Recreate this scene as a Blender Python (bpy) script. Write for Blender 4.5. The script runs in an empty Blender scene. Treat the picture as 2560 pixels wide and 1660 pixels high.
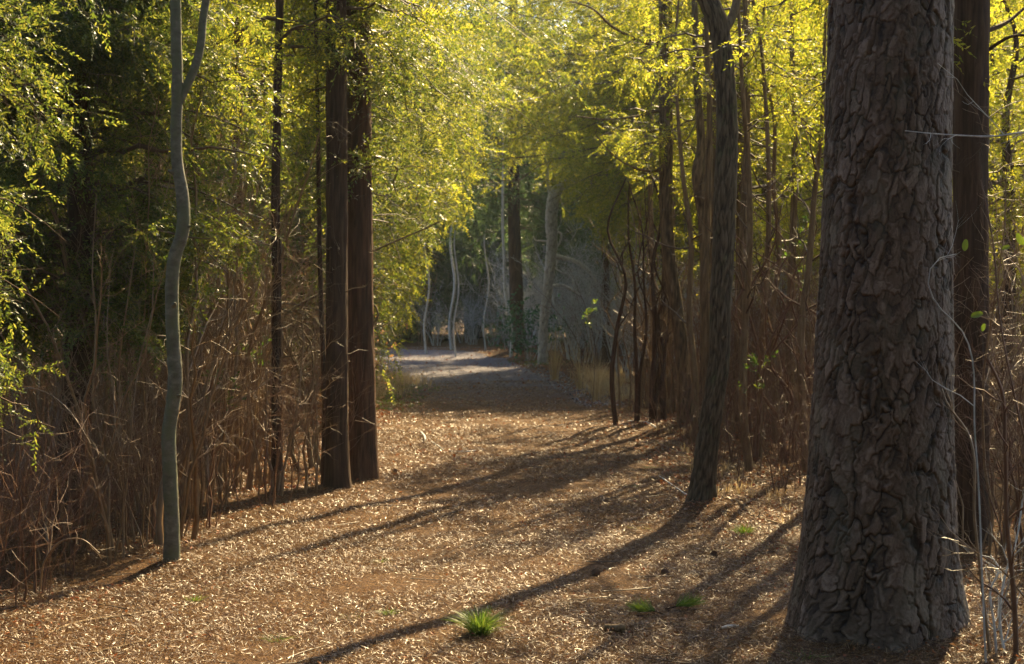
import bpy, math
import numpy as np
from mathutils import Vector

S = bpy.context.scene
COL = S.collection
rad = math.radians

# ------------------------------------------------------------------ camera, sky, sun
cam_d = bpy.data.cameras.new('camera')
cam = bpy.data.objects.new('camera', cam_d)
COL.objects.link(cam)
cam.location = (0, 0, 1.6)
cam.rotation_euler = (rad(90 - 1.128), 0, 0)
cam_d.sensor_width = 36
cam_d.lens = 50
cam_d.dof.use_dof = True
cam_d.dof.focus_distance = 7.6
cam_d.dof.aperture_fstop = 5.6
cam_d.clip_start = 0.05
cam_d.clip_end = 2000
S.camera = cam

SUN_AZ, SUN_EL = rad(24), rad(42)
W = bpy.data.worlds.new('World')
S.world = W
W.use_nodes = True
wn = W.node_tree
bg = wn.nodes['Background']
sky = wn.nodes.new('ShaderNodeTexSky')
sky.sky_type = 'NISHITA'
sky.sun_disc = False
sky.sun_elevation = SUN_EL
sky.sun_rotation = SUN_AZ
sky.air_density = 1.0
sky.dust_density = 2.0
wn.links.new(sky.outputs[0], bg.inputs[0])
bg.inputs[1].default_value = 0.085

sd = Vector((math.sin(SUN_AZ) * math.cos(SUN_EL), math.cos(SUN_AZ) * math.cos(SUN_EL), math.sin(SUN_EL)))
sl = bpy.data.lights.new('sun', 'SUN')
sl.energy = 5.0
sl.angle = rad(0.5)
sl.color = (1.0, 0.765, 0.41)
so = bpy.data.objects.new('sun', sl)
COL.objects.link(so)
so.rotation_euler = sd.to_track_quat('Z', 'Y').to_euler()
so.location = (20, 40, 30)

S.view_settings.view_transform = 'Standard'
S.view_settings.look = 'None'
S.view_settings.exposure = 2.0
S.view_settings.gamma = 1.0
S.cycles.use_denoising = True
S.cycles.max_bounces = 8
S.cycles.diffuse_bounces = 4
S.cycles.glossy_bounces = 2
S.cycles.transmission_bounces = 4
S.cycles.sample_clamp_indirect = 6

F = 3555.6
def at(px, py, D):
    return np.array([(px - 1280) / F * D, D, 1.6 + (760 - py) / F * D])

# ------------------------------------------------------------------ noise
def _h(ix, iy, iz, seed):
    n = (ix * 374761393 + iy * 668265263 + iz * 2147483647 + seed * 974634777) & 0xffffffff
    n = ((n ^ (n >> 13)) * 1274126177) & 0xffffffff
    n = ((n ^ (n >> 16)) * 2246822519) & 0xffffffff
    return ((n ^ (n >> 15)) & 0xffffff) / float(0xffffff)

def vnoise(p, seed=0):
    p = np.asarray(p, float)
    i = np.floor(p).astype(np.int64)
    f = p - i
    f = f * f * (3 - 2 * f)
    r = 0
    for dx in (0, 1):
        for dy in (0, 1):
            for dz in (0, 1):
                w = (f[..., 0] if dx else 1 - f[..., 0]) * (f[..., 1] if dy else 1 - f[..., 1]) * (f[..., 2] if dz else 1 - f[..., 2])
                r = r + w * _h(i[..., 0] + dx, i[..., 1] + dy, i[..., 2] + dz, seed)
    return r

def fbm(p, oct=3, seed=0):
    p = np.asarray(p, float)
    r, a, t = 0, 1.0, 0
    for o in range(oct):
        r = r + a * vnoise(p * 2 ** o, seed + o * 17)
        t += a
        a *= .5
    return r / t

def voro(u, v, nu, seed):
    """jittered cells; u periodic with nu cells. returns F1, F2, cell random"""
    iu, iv = np.floor(u).astype(np.int64), np.floor(v).astype(np.int64)
    f1 = np.full(u.shape, 9.)
    f2 = np.full(u.shape, 9.)
    cid = np.zeros(u.shape); off = np.zeros(u.shape)
    for du in (-1, 0, 1):
        for dv in (-1, 0, 1):
            cu, cv = iu + du, iv + dv
            cum = np.mod(cu, nu)
            px = cu + _h(cum, cv, 0, seed)
            py = cv + _h(cum, cv, 1, seed)
            d = np.hypot(px - u, py - v)
            c = _h(cum, cv, 2, seed)
            n1 = d < f1
            f2 = np.where(n1, f1, np.minimum(f2, d))
            cid = np.where(n1, c, cid)
            off = np.where(n1, v - py, off)
            f1 = np.where(n1, d, f1)
    VOFF[0] = off
    return f1, f2, cid
VOFF = [None]

# ------------------------------------------------------------------ ground height and path
PL = [(-60, -2.7), (4, -2.6), (8, -2.35), (12, -2.1), (16, -1.9), (20, -1.8), (24, -1.95), (28, -2.2), (33, -2.9), (38, -4.2), (42, -7), (44.5, -12), (46, -30)]
PR = [(-60, 2.0), (4, 1.9), (8, 1.65), (12, 1.55), (16, 1.6), (20, 1.5), (24, 1.35), (28, 1.12), (33, 0.75), (38, 0.15), (42, -0.5), (45.5, -1.6), (47.8, -5), (48.6, -12), (49, -30)]
def xl(y): return np.interp(y, [a for a, b in PL], [b for a, b in PL])
def xr(y): return np.interp(y, [a for a, b in PR[:12]], [b for a, b in PR[:12]])

MOUNDS = [(1.75, 6.85, .62, .05), (-1.52, 12.3, .38, .05), (-1.33, 12.9, .38, .05), (1.49, 11.2, .34, .05), (-2.06, 8.6, .26, .04), (-1.97, 11.9, .25, .04), (2.1, 18, .9, .06)]
def gz(x, y):
    x = np.asarray(x, float); y = np.asarray(y, float)
    p = np.stack([x, y, np.zeros_like(x)], -1)
    h = (fbm(p * 0.55, 2, 3) - .5) * 0.10 + (fbm(p * 2.2, 2, 5) - .5) * 0.025
    mid = (xl(y) + xr(y)) / 2
    d = np.abs(x - mid)
    h = h + np.clip(d - 1.6, 0, 3) * 0.05 - 0.02
    for mx_, my_, mr_, mh_ in MOUNDS:
        h = h + mh_ * np.exp(-((x - mx_) ** 2 + (y - my_) ** 2) / mr_ ** 2)
    far = np.hypot(x, y - 20)
    return h * np.clip(1.6 - far / 90, 0, 1)
def g1(x, y): return float(gz(np.array([x]), np.array([y]))[0])

# ------------------------------------------------------------------ mesh builder
class MB:
    def __init__(s):
        s.v = []; s.q = []; s.t = []; s.qm = []; s.tm = []; s.n = 0; s.attr = []
    def add(s, v, q=None, t=None, m=0, attr=None):
        v = np.asarray(v, float).reshape(-1, 3)
        if q is not None and len(q):
            s.q.append(np.asarray(q, np.int64) + s.n); s.qm.append(np.full(len(q), m))
        if t is not None and len(t):
            s.t.append(np.asarray(t, np.int64) + s.n); s.tm.append(np.full(len(t), m))
        s.v.append(v); s.n += len(v)
        s.attr.append(np.zeros(len(v)) if attr is None else np.asarray(attr).ravel())
    def mesh(s, name, mats, smooth=True, attr=None):
        me = bpy.data.meshes.new(name)
        v = np.concatenate(s.v) if s.v else np.zeros((0, 3))
        q = np.concatenate(s.q) if s.q else np.zeros((0, 4), np.int64)
        t = np.concatenate(s.t) if s.t else np.zeros((0, 3), np.int64)
        nq, nt = len(q), len(t)
        me.vertices.add(len(v)); me.vertices.foreach_set('co', v.astype(np.float32).ravel())
        me.loops.add(nq * 4 + nt * 3)
        me.loops.foreach_set('vertex_index', np.concatenate([q.ravel(), t.ravel()]).astype(np.int32))
        me.polygons.add(nq + nt)
        me.polygons.foreach_set('loop_start', np.concatenate([np.arange(nq) * 4, nq * 4 + np.arange(nt) * 3]).astype(np.int32))
        me.polygons.foreach_set('loop_total', np.concatenate([np.full(nq, 4), np.full(nt, 3)]).astype(np.int32))
        mi = np.concatenate((s.qm if s.qm else [np.zeros(0)]) + (s.tm if s.tm else [np.zeros(0)])).astype(np.int32)
        me.polygons.foreach_set('material_index', mi)
        me.polygons.foreach_set('use_smooth', np.full(nq + nt, smooth))
        for m in (mats if isinstance(mats, (list, tuple)) else [mats]):
            me.materials.append(m)
        if attr:
            a = me.attributes.new(attr, 'FLOAT', 'POINT')
            a.data.foreach_set('value', np.concatenate(s.attr).astype(np.float32))
        me.update(calc_edges=True)
        return me

def link(name, me, parent=None, loc=None):
    o = bpy.data.objects.new(name, me)
    COL.objects.link(o)
    if parent: o.parent = parent
    if loc is not None: o.location = loc
    return o
def empty(name, loc, label, cat, group=None):
    o = bpy.data.objects.new(name, None)
    o.empty_display_size = .2
    COL.objects.link(o)
    o.location = loc
    tag(o, label, cat, group)
    return o
def tag(o, label=None, cat=None, group=None, kind=None):
    if label: o['label'] = label
    if cat: o['category'] = cat
    if group: o['group'] = group
    if kind: o['kind'] = kind
    return o
def copy_tree(o, loc, rz, sc=1, label=None, group=None):
    c = o.copy(); COL.objects.link(c)
    c.location = loc; c.rotation_euler = (0, 0, rz); c.scale = (sc, sc, sc)
    if label: c['label'] = label
    if group: c['group'] = group
    for ch in KIDS.get(o.name, []):
        d = ch.copy(); COL.objects.link(d); d.parent = c
    return c
KIDS = {}

def norm(a):
    return a / np.maximum(np.linalg.norm(a, axis=-1, keepdims=True), 1e-9)

def tubes(mb, P, R, sides=4, m=0, attr=None):
    """P (M,N,3), R (M,N)"""
    P = np.asarray(P, float); R = np.asarray(R, float)
    if P.ndim == 2: P = P[None]; R = R[None]
    M, N, _ = P.shape
    if M == 0: return
    T = norm(np.gradient(P, axis=1))
    ch = norm(P[:, -1] - P[:, 0])
    ref = np.where(np.abs(ch[:, 2:3]) > .8, np.array([[1., 0.05, 0]]), np.array([[0, .05, 1.]]))
    n = norm(np.cross(T, ref[:, None, :]))
    b = np.cross(T, n)
    a = np.arange(sides) / sides * 2 * np.pi
    V = P[:, :, None, :] + R[:, :, None, None] * (n[:, :, None, :] * np.cos(a)[:, None] + b[:, :, None, :] * np.sin(a)[:, None])
    base = (np.arange(M) * N * sides)[:, None, None]
    i = (np.arange(N - 1) * sides)[None, :, None]
    k = np.arange(sides)[None, None, :]
    k2 = (k + 1) % sides
    q = np.stack([base + i + k, base + i + k2, base + i + sides + k2, base + i + sides + k], -1).reshape(-1, 4)
    mb.add(V, q=q, m=m, attr=attr)

def lerp_poly(P, R, t):
    """P (M,N,3), t (M,n) -> pos (M,n,3), tan, rad"""
    M, N, _ = P.shape
    x = np.clip(t, 0, 1) * (N - 1)
    i = np.minimum(x.astype(int), N - 2); f = x - i
    ar = np.arange(M)[:, None]
    p0, p1 = P[ar, i], P[ar, i + 1]
    pos = p0 + (p1 - p0) * f[..., None]
    r = R[ar, i] * (1 - f) + R[ar, i + 1] * f
    return pos, norm(p1 - p0), r

def sprout(rng, P, R, n, t0, t1, L, ang, N=5, up=0.0, wob=.05, rs=.6, rtip=.25, flat=0.0, lenfall=0.5, rmin=0.0):
    """children curves on parents"""
    M = P.shape[0]
    if M == 0: return P, R
    t = rng.uniform(t0, t1, (M, n))
    pos, T, r = lerp_poly(P, R, t)
    pos = pos.reshape(-1, 3); T = T.reshape(-1, 3); r = r.reshape(-1); t = t.reshape(-1)
    K = len(pos)
    rv = rng.normal(size=(K, 3)); rv[:, 2] *= (1 - flat)
    pd = norm(rv - (rv * T).sum(-1, keepdims=True) * T)
    a = np.radians(rng.uniform(ang[0], ang[1], K))[:, None]
    d = np.cos(a) * T + np.sin(a) * pd
    ln = (rng.uniform(L[0], L[1], K) * (1 - lenfall * t))[:, None, None]
    s = np.linspace(0, 1, N)[None, :, None]
    C = pos[:, None, :] + d[:, None, :] * ln * s
    C = C + np.array([0, 0, 1.])[None, None, :] * (up * ln * s ** 2)
    w = np.cumsum(rng.normal(size=(K, N, 3)), 1) * wob * ln / math.sqrt(N)
    w -= w[:, :1]
    C = C + w
    rr = np.maximum(r * rs, rmin)[:, None] * np.linspace(1, rtip, N)[None, :]
    return C, rr

def leaflets(mb, C, D, size, K, rng, lw=.3, ll=.36, m=0, flat=.6, keep=None):
    """flat sprays of K narrow leaflets around axis D from C"""
    M = len(C)
    if M == 0: return
    nr = rng.normal(size=(M, 3)) * np.array([flat, flat, 1.0])
    nr = norm(nr - (nr * D).sum(-1, keepdims=True) * D)
    Sd = np.cross(D, nr)
    t = (np.arange(K) + .3) / K
    sg = np.where(np.arange(K) % 2 == 0, 1., -1.)
    a = rng.uniform(.45, .95, (M, K)); a[:, -1] = 0.1
    o = C[:, None, :] + D[:, None, :] * (size[:, None] * t[None, :])[..., None]
    o[..., 2] -= (t ** 2 * .12)[None, :] * size[:, None]
    dr = D[:, None, :] * np.cos(a)[..., None] + Sd[:, None, :] * (np.sin(a) * sg)[..., None]
    dr = norm(dr + rng.normal(size=dr.shape) * .22)
    l = size[:, None] * ll * (1 - .45 * t)[None, :] * rng.uniform(.7, 1.3, (M, K))
    pn = norm(np.cross(dr, nr[:, None, :] + rng.normal(size=dr.shape) * .35))
    w = l * lw * .5
    v0 = o; v2 = o + dr * l[..., None]
    mid = o + dr * (l * .5)[..., None]
    v1 = mid + pn * w[..., None]; v3 = mid - pn * w[..., None]
    V = np.stack([v0, v1, v2, v3], 2).reshape(-1, 3)
    q = np.arange(M * K * 4).reshape(-1, 4)
    mb.add(V, q=q, m=m)

# ------------------------------------------------------------------ materials
def mat(name):
    m = bpy.data.materials.new(name); m.use_nodes = True
    nt = m.node_tree
    for n in list(nt.nodes): nt.nodes.remove(n)
    out = nt.nodes.new('ShaderNodeOutputMaterial')
    return m, nt, out
def N(nt, t, **kw):
    n = nt.nodes.new('ShaderNode' + t)
    for k, v in kw.items():
        if isinstance(k, str) and hasattr(n, k): setattr(n, k, v)
        else: n.inputs[k].default_value = v
    return n
def ramp(nt, fac, stops):
    r = nt.nodes.new('ShaderNodeValToRGB')
    e = r.color_ramp.elements
    while len(e) < len(stops): e.new(.5)
    for i, (p, c) in enumerate(stops):
        e[i].position = p; e[i].color = (*c, 1)
    nt.links.new(fac, r.inputs[0])
    return r.outputs[0]
def mapping(nt, scale, coord='Object'):
    tc = nt.nodes.new('ShaderNodeTexCoord')
    mp = nt.nodes.new('ShaderNodeMapping')
    mp.inputs['Scale'].default_value = scale
    nt.links.new(tc.outputs[coord], mp.inputs[0])
    return mp.outputs[0]
def noise(nt, vec, scale, detail=4, rough=.6, dist=0.):
    n = nt.nodes.new('ShaderNodeTexNoise')
    n.inputs['Scale'].default_value = scale; n.inputs['Detail'].default_value = detail
    n.inputs['Roughness'].default_value = rough; n.inputs['Distortion'].default_value = dist
    nt.links.new(vec, n.inputs['Vector'])
    return n.outputs['Fac']
def mixc(nt, f, a, b, mode='MIX'):
    n = nt.nodes.new('ShaderNodeMix'); n.data_type = 'RGBA'; n.blend_type = mode
    if isinstance(f, (int, float)): n.inputs[0].default_value = f
    else: nt.links.new(f, n.inputs[0])
    for i, x in ((6, a), (7, b)):
        if isinstance(x, tuple): n.inputs[i].default_value = (*x, 1)
        else: nt.links.new(x, n.inputs[i])
    return n.outputs[2]
def bump(nt, h, strength, dist):
    b = nt.nodes.new('ShaderNodeBump')
    b.inputs['Strength'].default_value = strength; b.inputs['Distance'].default_value = dist
    nt.links.new(h, b.inputs['Height'])
    return b.outputs[0]
def princ(nt, out, col, rough=.8, spec=.3, nrm=None):
    p = nt.nodes.new('ShaderNodeBsdfPrincipled')
    if isinstance(col, tuple): p.inputs['Base Color'].default_value = (*col, 1)
    else: nt.links.new(col, p.inputs['Base Color'])
    p.inputs['Roughness'].default_value = rough
    p.inputs['Specular IOR Level'].default_value = spec
    if nrm is not None: nt.links.new(nrm, p.inputs['Normal'])
    if out is not None: nt.links.new(p.outputs[0], out.inputs[0])
    return p

def leaf_mat(name, refl, trans, tmix=.5, spec=.35, rough=.45):
    """refl, trans: list of three colours picked per leaf"""
    m, nt, out = mat(name)
    g = nt.nodes.new('ShaderNodeNewGeometry')
    v = mapping(nt, (1, 1, 1))
    big = noise(nt, v, 1.3, 2)
    ad = N(nt, 'Math', operation='ADD'); nt.links.new(g.outputs['Random Per Island'], ad.inputs[0])
    sc = N(nt, 'Math', operation='MULTIPLY_ADD'); nt.links.new(big, sc.inputs[0]); sc.inputs[1].default_value = .8; sc.inputs[2].default_value = -.4
    nt.links.new(sc.outputs[0], ad.inputs[1])
    c1 = ramp(nt, ad.outputs[0], [(0.05, refl[0]), (.5, refl[1]), (.95, refl[2])])
    c2 = ramp(nt, ad.outputs[0], [(0.05, trans[0]), (.5, trans[1]), (.95, trans[2])])
    p = princ(nt, None, c1, rough, spec)
    t = nt.nodes.new('ShaderNodeBsdfTranslucent'); nt.links.new(c2, t.inputs[0])
    mx = nt.nodes.new('ShaderNodeMixShader'); mx.inputs[0].default_value = tmix
    nt.links.new(p.outputs[0], mx.inputs[1]); nt.links.new(t.outputs[0], mx.inputs[2])
    nt.links.new(mx.outputs[0], out.inputs[0])
    return m

M = {}
M['cedar'] = leaf_mat('cedar_leaf', [(.030, .050, .010), (.055, .080, .014), (.10, .11, .02)],
                      [(.22, .29, .02), (.42, .44, .035), (.68, .60, .06)], .6)
M['cedar_dark'] = leaf_mat('cedar_leaf_dark', [(.020, .042, .014), (.035, .065, .018), (.07, .09, .025)],
                           [(.10, .15, .02), (.20, .25, .03), (.42, .40, .06)], .45)  # darker green leaf, also used where boughs should read as shaded
M['cedar_far'] = leaf_mat('far_evergreen_leaf', [(.025, .05, .022), (.04, .075, .03), (.06, .095, .035)],
                          [(.08, .16, .05), (.13, .22, .07), (.20, .28, .08)], .4)
M['holly'] = leaf_mat('holly_leaf', [(.02, .08, .04), (.03, .11, .05), (.05, .13, .05)], [(.05, .16, .04), (.08, .2, .05), (.1, .25, .05)], .3, .6, .3)
M['brown_leaf'] = leaf_mat('brown_leaf', [(.14, .075, .045), (.22, .13, .08), (.32, .21, .14)], [(.2, .10, .05), (.3, .17, .08), (.4, .26, .14)], .4)
M['vine_leaf'] = leaf_mat('vine_leaf', [(.03, .07, .01), (.04, .09, .012), (.06, .10, .015)], [(.10, .20, .02), (.14, .24, .02), (.24, .26, .03)], .4)
M['grass'] = leaf_mat('grass_blade', [(.03, .07, .012), (.05, .10, .016), (.10, .12, .03)], [(.10, .20, .02), (.16, .27, .025), (.30, .34, .05)], .45)
M['dry_grass'] = leaf_mat('dry_grass_blade', [(.34, .24, .11), (.46, .34, .18), (.56, .44, .26)], [(.4, .28, .12), (.55, .4, .2), (.6, .48, .28)], .45)

def bark_mat(name, cols, sc=(30, 30, 4), bs=.7, bd=.01, lichen=None, lich_t=.55, rough=.85, spec=.2, fur=.75):
    m, nt, out = mat(name)
    v = mapping(nt, sc)
    n1 = noise(nt, v, 1, 5, .65, .3)
    v2 = mapping(nt, (3, 3, 1.6))
    n2 = noise(nt, v2, 1, 3)
    c = ramp(nt, n1, [(.30, cols[0]), (.5, cols[1]), (.7, cols[2])])
    c = mixc(nt, n2, c, mixc(nt, .5, c, cols[1], 'MIX'))
    if lichen:
        v3 = mapping(nt, (9, 9, 6))
        n3 = noise(nt, v3, 1, 5, .7)
        f = ramp(nt, n3, [(lich_t - .07, (0, 0, 0)), (lich_t + .07, (1, 1, 1))])
        c = mixc(nt, f, c, lichen)
    fa = nt.nodes.new('ShaderNodeAttribute'); fa.attribute_name = 'plate'
    c = mixc(nt, ramp(nt, fa.outputs['Fac'], [(.25, (0, 0, 0)), (1, (fur,) * 3)]), c, (.012, .008, .005))
    princ(nt, out, c, rough, spec, bump(nt, n1, bs, bd))
    return m
M['bark_cedar'] = bark_mat('cedar_bark', [(.025, .014, .008), (.065, .037, .022), (.12, .075, .047)], (38, 38, 2.2), 1.0, .012)
M['bark_red'] = bark_mat('red_cedar_bark', [(.035, .016, .008), (.085, .042, .023), (.15, .08, .045)], (38, 38, 2.2), 1.0, .012)
M['bark_tan'] = bark_mat('tan_ridged_bark', [(.07, .045, .025), (.16, .11, .06), (.26, .19, .11)], (40, 40, 5), 1.0, .012)
M['bark_grey'] = bark_mat('smooth_grey_bark', [(.05, .052, .036), (.12, .115, .085), (.21, .20, .155)], (16, 16, 26), .8, .008, (.11, .12, .07), .52)
M['bark_ridge'] = bark_mat('ridged_bark', [(.055, .043, .028), (.13, .103, .066), (.20, .165, .115)], (48, 48, 6), 1.0, .012, (.12, .125, .065), .62)
M['bark_pale'] = bark_mat('pale_dead_bark', [(.30, .30, .29), (.48, .48, .46), (.64, .64, .62)], (26, 26, 9), .8, .01, (.18, .17, .16), .62, fur=.35)
M['bark_twig'] = bark_mat('twig_bark', [(.05, .032, .018), (.08, .05, .028), (.12, .08, .045)], (60, 60, 12), .5, .003, rough=.6, spec=.4)
M['stem_tan'] = bark_mat('tan_stem', [(.09, .052, .024), (.17, .10, .042), (.29, .19, .085)], (50, 50, 8), .5, .003, rough=.42, spec=.7)
M['stem_red'] = bark_mat('red_brown_stem', [(.06, .028, .015), (.11, .052, .026), (.18, .09, .045)], (50, 50, 8), .5, .003, rough=.55, spec=.45)
M['stem_grey'] = bark_mat('grey_stem', [(.22, .225, .23), (.42, .43, .43), (.60, .62, .62)], (50, 50, 8), .5, .003, (.2, .24, .21), .6)

# pine bark: attribute carries plate tint plus crack darkening that paints in extra shade
m, nt, out = mat('pine_bark')
at_ = nt.nodes.new('ShaderNodeAttribute'); at_.attribute_name = 'plate'
v = mapping(nt, (60, 60, 30)); n1 = noise(nt, v, 1, 5, .7)
v2 = mapping(nt, (7, 7, 3)); n2 = noise(nt, v2, 1, 3)
c = ramp(nt, at_.outputs['Fac'], [(0, (.008, .006, .005)), (.15, (.022, .013, .008)), (.33, (.070, .043, .026)), (.58, (.125, .085, .058)), (1, (.26, .20, .16))])
c = mixc(nt, .55, c, ramp(nt, n1, [(.3, (.35, .33, .33)), (.55, (.75, .7, .68)), (.75, (1, 1, 1))]), 'MULTIPLY')
c = mixc(nt, ramp(nt, n2, [(.5, (0, 0, 0)), (.75, (.4, .4, .4))]), c, (.15, .145, .10))
princ(nt, out, c, .65, .4, bump(nt, n1, .9, .008))
M['bark_pine'] = m

# ground
def ground_mat(name, gravel):
    m, nt, out = mat(name)
    tc = nt.nodes.new('ShaderNodeTexCoord'); v = tc.outputs['Object']
    a = noise(nt, v, 1.1, 4, .6); b = noise(nt, v, 55, 4, .75, 1.2); d = noise(nt, v, 14, 5, .75, .8)
    needle = ramp(nt, b, [(.34, (.010, .006, .003)), (.46, (.07, .034, .012)), (.56, (.16, .082, .030)), (.68, (.32, .19, .075))])
    needle = mixc(nt, ramp(nt, d, [(.42, (0, 0, 0)), (.6, (.85, .85, .85))]), needle, mixc(nt, b, (.018, .009, .004), (.13, .055, .02)))
    col = needle
    if gravel:
        gr = ramp(nt, b, [(.3, (.075, .07, .085)), (.5, (.145, .135, .165)), (.72, (.24, .225, .26))])
        sx = nt.nodes.new('ShaderNodeSeparateXYZ'); nt.links.new(v, sx.inputs[0])
        mr = N(nt, 'MapRange'); nt.links.new(sx.outputs['Y'], mr.inputs[0])
        mr.inputs[1].default_value = 20; mr.inputs[2].default_value = 29
        ad = N(nt, 'Math', operation='MULTIPLY_ADD'); nt.links.new(a, ad.inputs[0]); ad.inputs[1].default_value = 1.6; ad.inputs[2].default_value = -.8
        ad2 = N(nt, 'Math', operation='ADD'); nt.links.new(ad.outputs[0], ad2.inputs[0]); nt.links.new(mr.outputs[0], ad2.inputs[1]); ad2.use_clamp = True
        mm = N(nt, 'Math', operation='MULTIPLY'); nt.links.new(ad2.outputs[0], mm.inputs[0]); nt.links.new(mr.outputs[0], mm.inputs[1])
        col = mixc(nt, mm.outputs[0], needle, gr)
    princ(nt, out, col, .8, .12, bump(nt, b, 1.0, .03))
    return m
M['ground'] = ground_mat('forest_floor', False)
M['path'] = ground_mat('needle_and_gravel_path', True)

def flake_mat(name, stops, rough=.35, spec=.6, tr=.25):
    m, nt, out = mat(name)
    g = nt.nodes.new('ShaderNodeNewGeometry')
    c = ramp(nt, g.outputs['Random Per Island'], stops)
    p = princ(nt, None, c, rough, spec)
    t = nt.nodes.new('ShaderNodeBsdfTranslucent'); nt.links.new(c, t.inputs[0])
    mx = nt.nodes.new('ShaderNodeMixShader'); mx.inputs[0].default_value = tr
    nt.links.new(p.outputs[0], mx.inputs[1]); nt.links.new(t.outputs[0], mx.inputs[2])
    nt.links.new(mx.outputs[0], out.inputs[0])
    return m
M['needle'] = flake_mat('fallen_needle', [(0, (.03, .013, .005)), (.35, (.09, .038, .013)), (.7, (.17, .083, .028)), (.9, (.25, .145, .055)), (1, (.44, .31, .16))], .40, .5)
M['leaf_litter'] = flake_mat('fallen_leaf', [(0, (.20, .05, .018)), (.4, (.26, .09, .028)), (.8, (.28, .14, .06)), (1, (.36, .24, .13))], .5, .35)
M['pebble'] = flake_mat('pebble', [(0, (.07, .068, .08)), (.5, (.17, .16, .185)), (1, (.36, .35, .38))], .5, .5, 0)
m, nt, out = mat('cut_wood'); princ(nt, out, (.42, .32, .18), .7); M['cut_wood'] = m
m, nt, out = mat('cone_scale'); princ(nt, out, (.13, .08, .05), .7); M['cone'] = m

# ------------------------------------------------------------------ ground and path sheets
xs = np.concatenate([np.linspace(-400, -14, 24)[:-1], np.arange(-14, 14.01, .14), np.linspace(14, 400, 24)[1:]])
ys = np.concatenate([np.linspace(-120, 2, 16)[:-1], np.arange(2, 52, .14), np.linspace(52, 900, 30)])
X, Y = np.meshgrid(xs, ys)
Z = gz(X, Y)
mb = MB()
nx, ny = len(xs), len(ys)
idx = np.arange(nx * ny).reshape(ny, nx)
q = np.stack([idx[:-1, :-1], idx[:-1, 1:], idx[1:, 1:], idx[1:, :-1]], -1).reshape(-1, 4)
mb.add(np.stack([X, Y, Z], -1), q=q)
gr = link('ground', mb.mesh('ground', M['ground'])); tag(gr, kind='structure')

# path as a strip following left/right edge curves by arclength
def poly_s(pts, n):
    p = np.array(pts, float)[:, ::-1]
    s = np.concatenate([[0], np.cumsum(np.hypot(*np.diff(p, axis=0).T))])
    t = np.linspace(0, 1, n)
    return p, s / s[-1]
nl = 420
ctrlL = [(-20, -2.7), (4, -2.6), (12, -2.1), (20, -1.8), (28, -2.2), (33, -2.9), (38, -4.2), (42, -7), (44.5, -12), (46, -30)]
ctrlR = [(-20, 2.0), (4, 1.9), (12, 1.55), (20, 1.5), (28, 1.12), (34, 0.65), (41, -0.3), (45.5, -1.6), (48.2, -12), (49.5, -30)]
tt = np.linspace(0, 9, nl)
def crv(c):
    c = np.array(c, float); k = np.arange(10)
    a = np.interp(tt, k, c[:, 0]); b = np.interp(tt, k, c[:, 1])
    kr = np.ones(25) / 25
    pa = np.convolve(np.pad(a, 12, mode='edge'), kr, 'valid'); pb = np.convolve(np.pad(b, 12, mode='edge'), kr, 'valid')
    return np.stack([pb, pa], 1)
Lp, Rp = crv(ctrlL), crv(ctrlR)
rng = np.random.default_rng(5)
jl = np.stack([np.interp(tt, np.linspace(0, 9, 160), rng.normal(size=160)), tt * 0], 1) * .07
jr = np.stack([np.interp(tt, np.linspace(0, 9, 160), rng.normal(size=160)), tt * 0], 1) * .07
nw = 34
w = np.linspace(0, 1, nw)[None, :, None]
PP = (Lp + jl)[:, None, :] * (1 - w) + (Rp + jr)[:, None, :] * w
lift = .007 - .012 * (np.abs(w[0, :, 0] - .5) > .49)
pz = gz(PP[..., 0], PP[..., 1]) + lift[None, :]
mb = MB(); idx = np.arange(nl * nw).reshape(nl, nw)
q = np.stack([idx[:-1, :-1], idx[:-1, 1:], idx[1:, 1:], idx[1:, :-1]], -1).reshape(-1, 4)
mb.add(np.concatenate([PP, pz[..., None]], -1), q=q)
pt = link('path', mb.mesh('path', M['path'])); tag(pt, kind='structure')

def on_path(x, y, pad=0.):
    bend = (y > 38) & (x < xr(np.minimum(y, 45.5)) + pad + .2) & (y < 49.5)
    return ((x > xl(np.minimum(y, 42)) - pad) & (x < xr(y) + pad) & (y < 47.5)) | bend

# ------------------------------------------------------------------ litter
def flakes(n, xr_, yr_, L, W_, seed, dens=None, lift=.004, tilt=.5, curl=.15, m=None, hh=.02):
    rng = np.random.default_rng(seed)
    x = rng.uniform(*xr_, n); y = rng.uniform(*yr_, n)
    if dens is not None:
        k = rng.uniform(size=n) < dens(x, y); x, y = x[k], y[k]
    n = len(x)
    z = gz(x, y) + lift + rng.uniform(0, hh, n)
    c = np.stack([x, y, z], -1)
    nr = norm(np.stack([rng.normal(size=n) * tilt, rng.normal(size=n) * tilt, np.ones(n)], -1))
    a = rng.uniform(0, 2 * np.pi, n)
    d = np.stack([np.cos(a), np.sin(a), np.zeros(n)], -1)
    d = norm(d - (d * nr).sum(-1, keepdims=True) * nr)
    s = np.cross(nr, d)
    u_ = rng.uniform(0, 1, n)[:, None] ** 2.2; l = (L[0] + (L[1] - L[0]) * u_) * .5; w = (W_[0] + (W_[1] - W_[0]) * rng.uniform(0, 1, n)[:, None] ** 2) * .5
    sg = np.where(np.arange(n) % 2, 1, -1)[:, None]
    v = np.stack([c - d * l, c + s * w + nr * l * curl * sg, c + d * l, c - s * w + nr * l * curl * sg], 1)
    return v.reshape(-1, 3), np.arange(n * 4).reshape(-1, 4)
mb = MB()
def patchy(x, y): return np.clip(.42 + 3.0 * (fbm(np.stack([x, y, x * 0], -1) * 1.7, 3, 9) - .36), .1, 1)
def nearp(x, y): return patchy(x, y) * np.where(on_path(x, y, .8), 1, .55)
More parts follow.
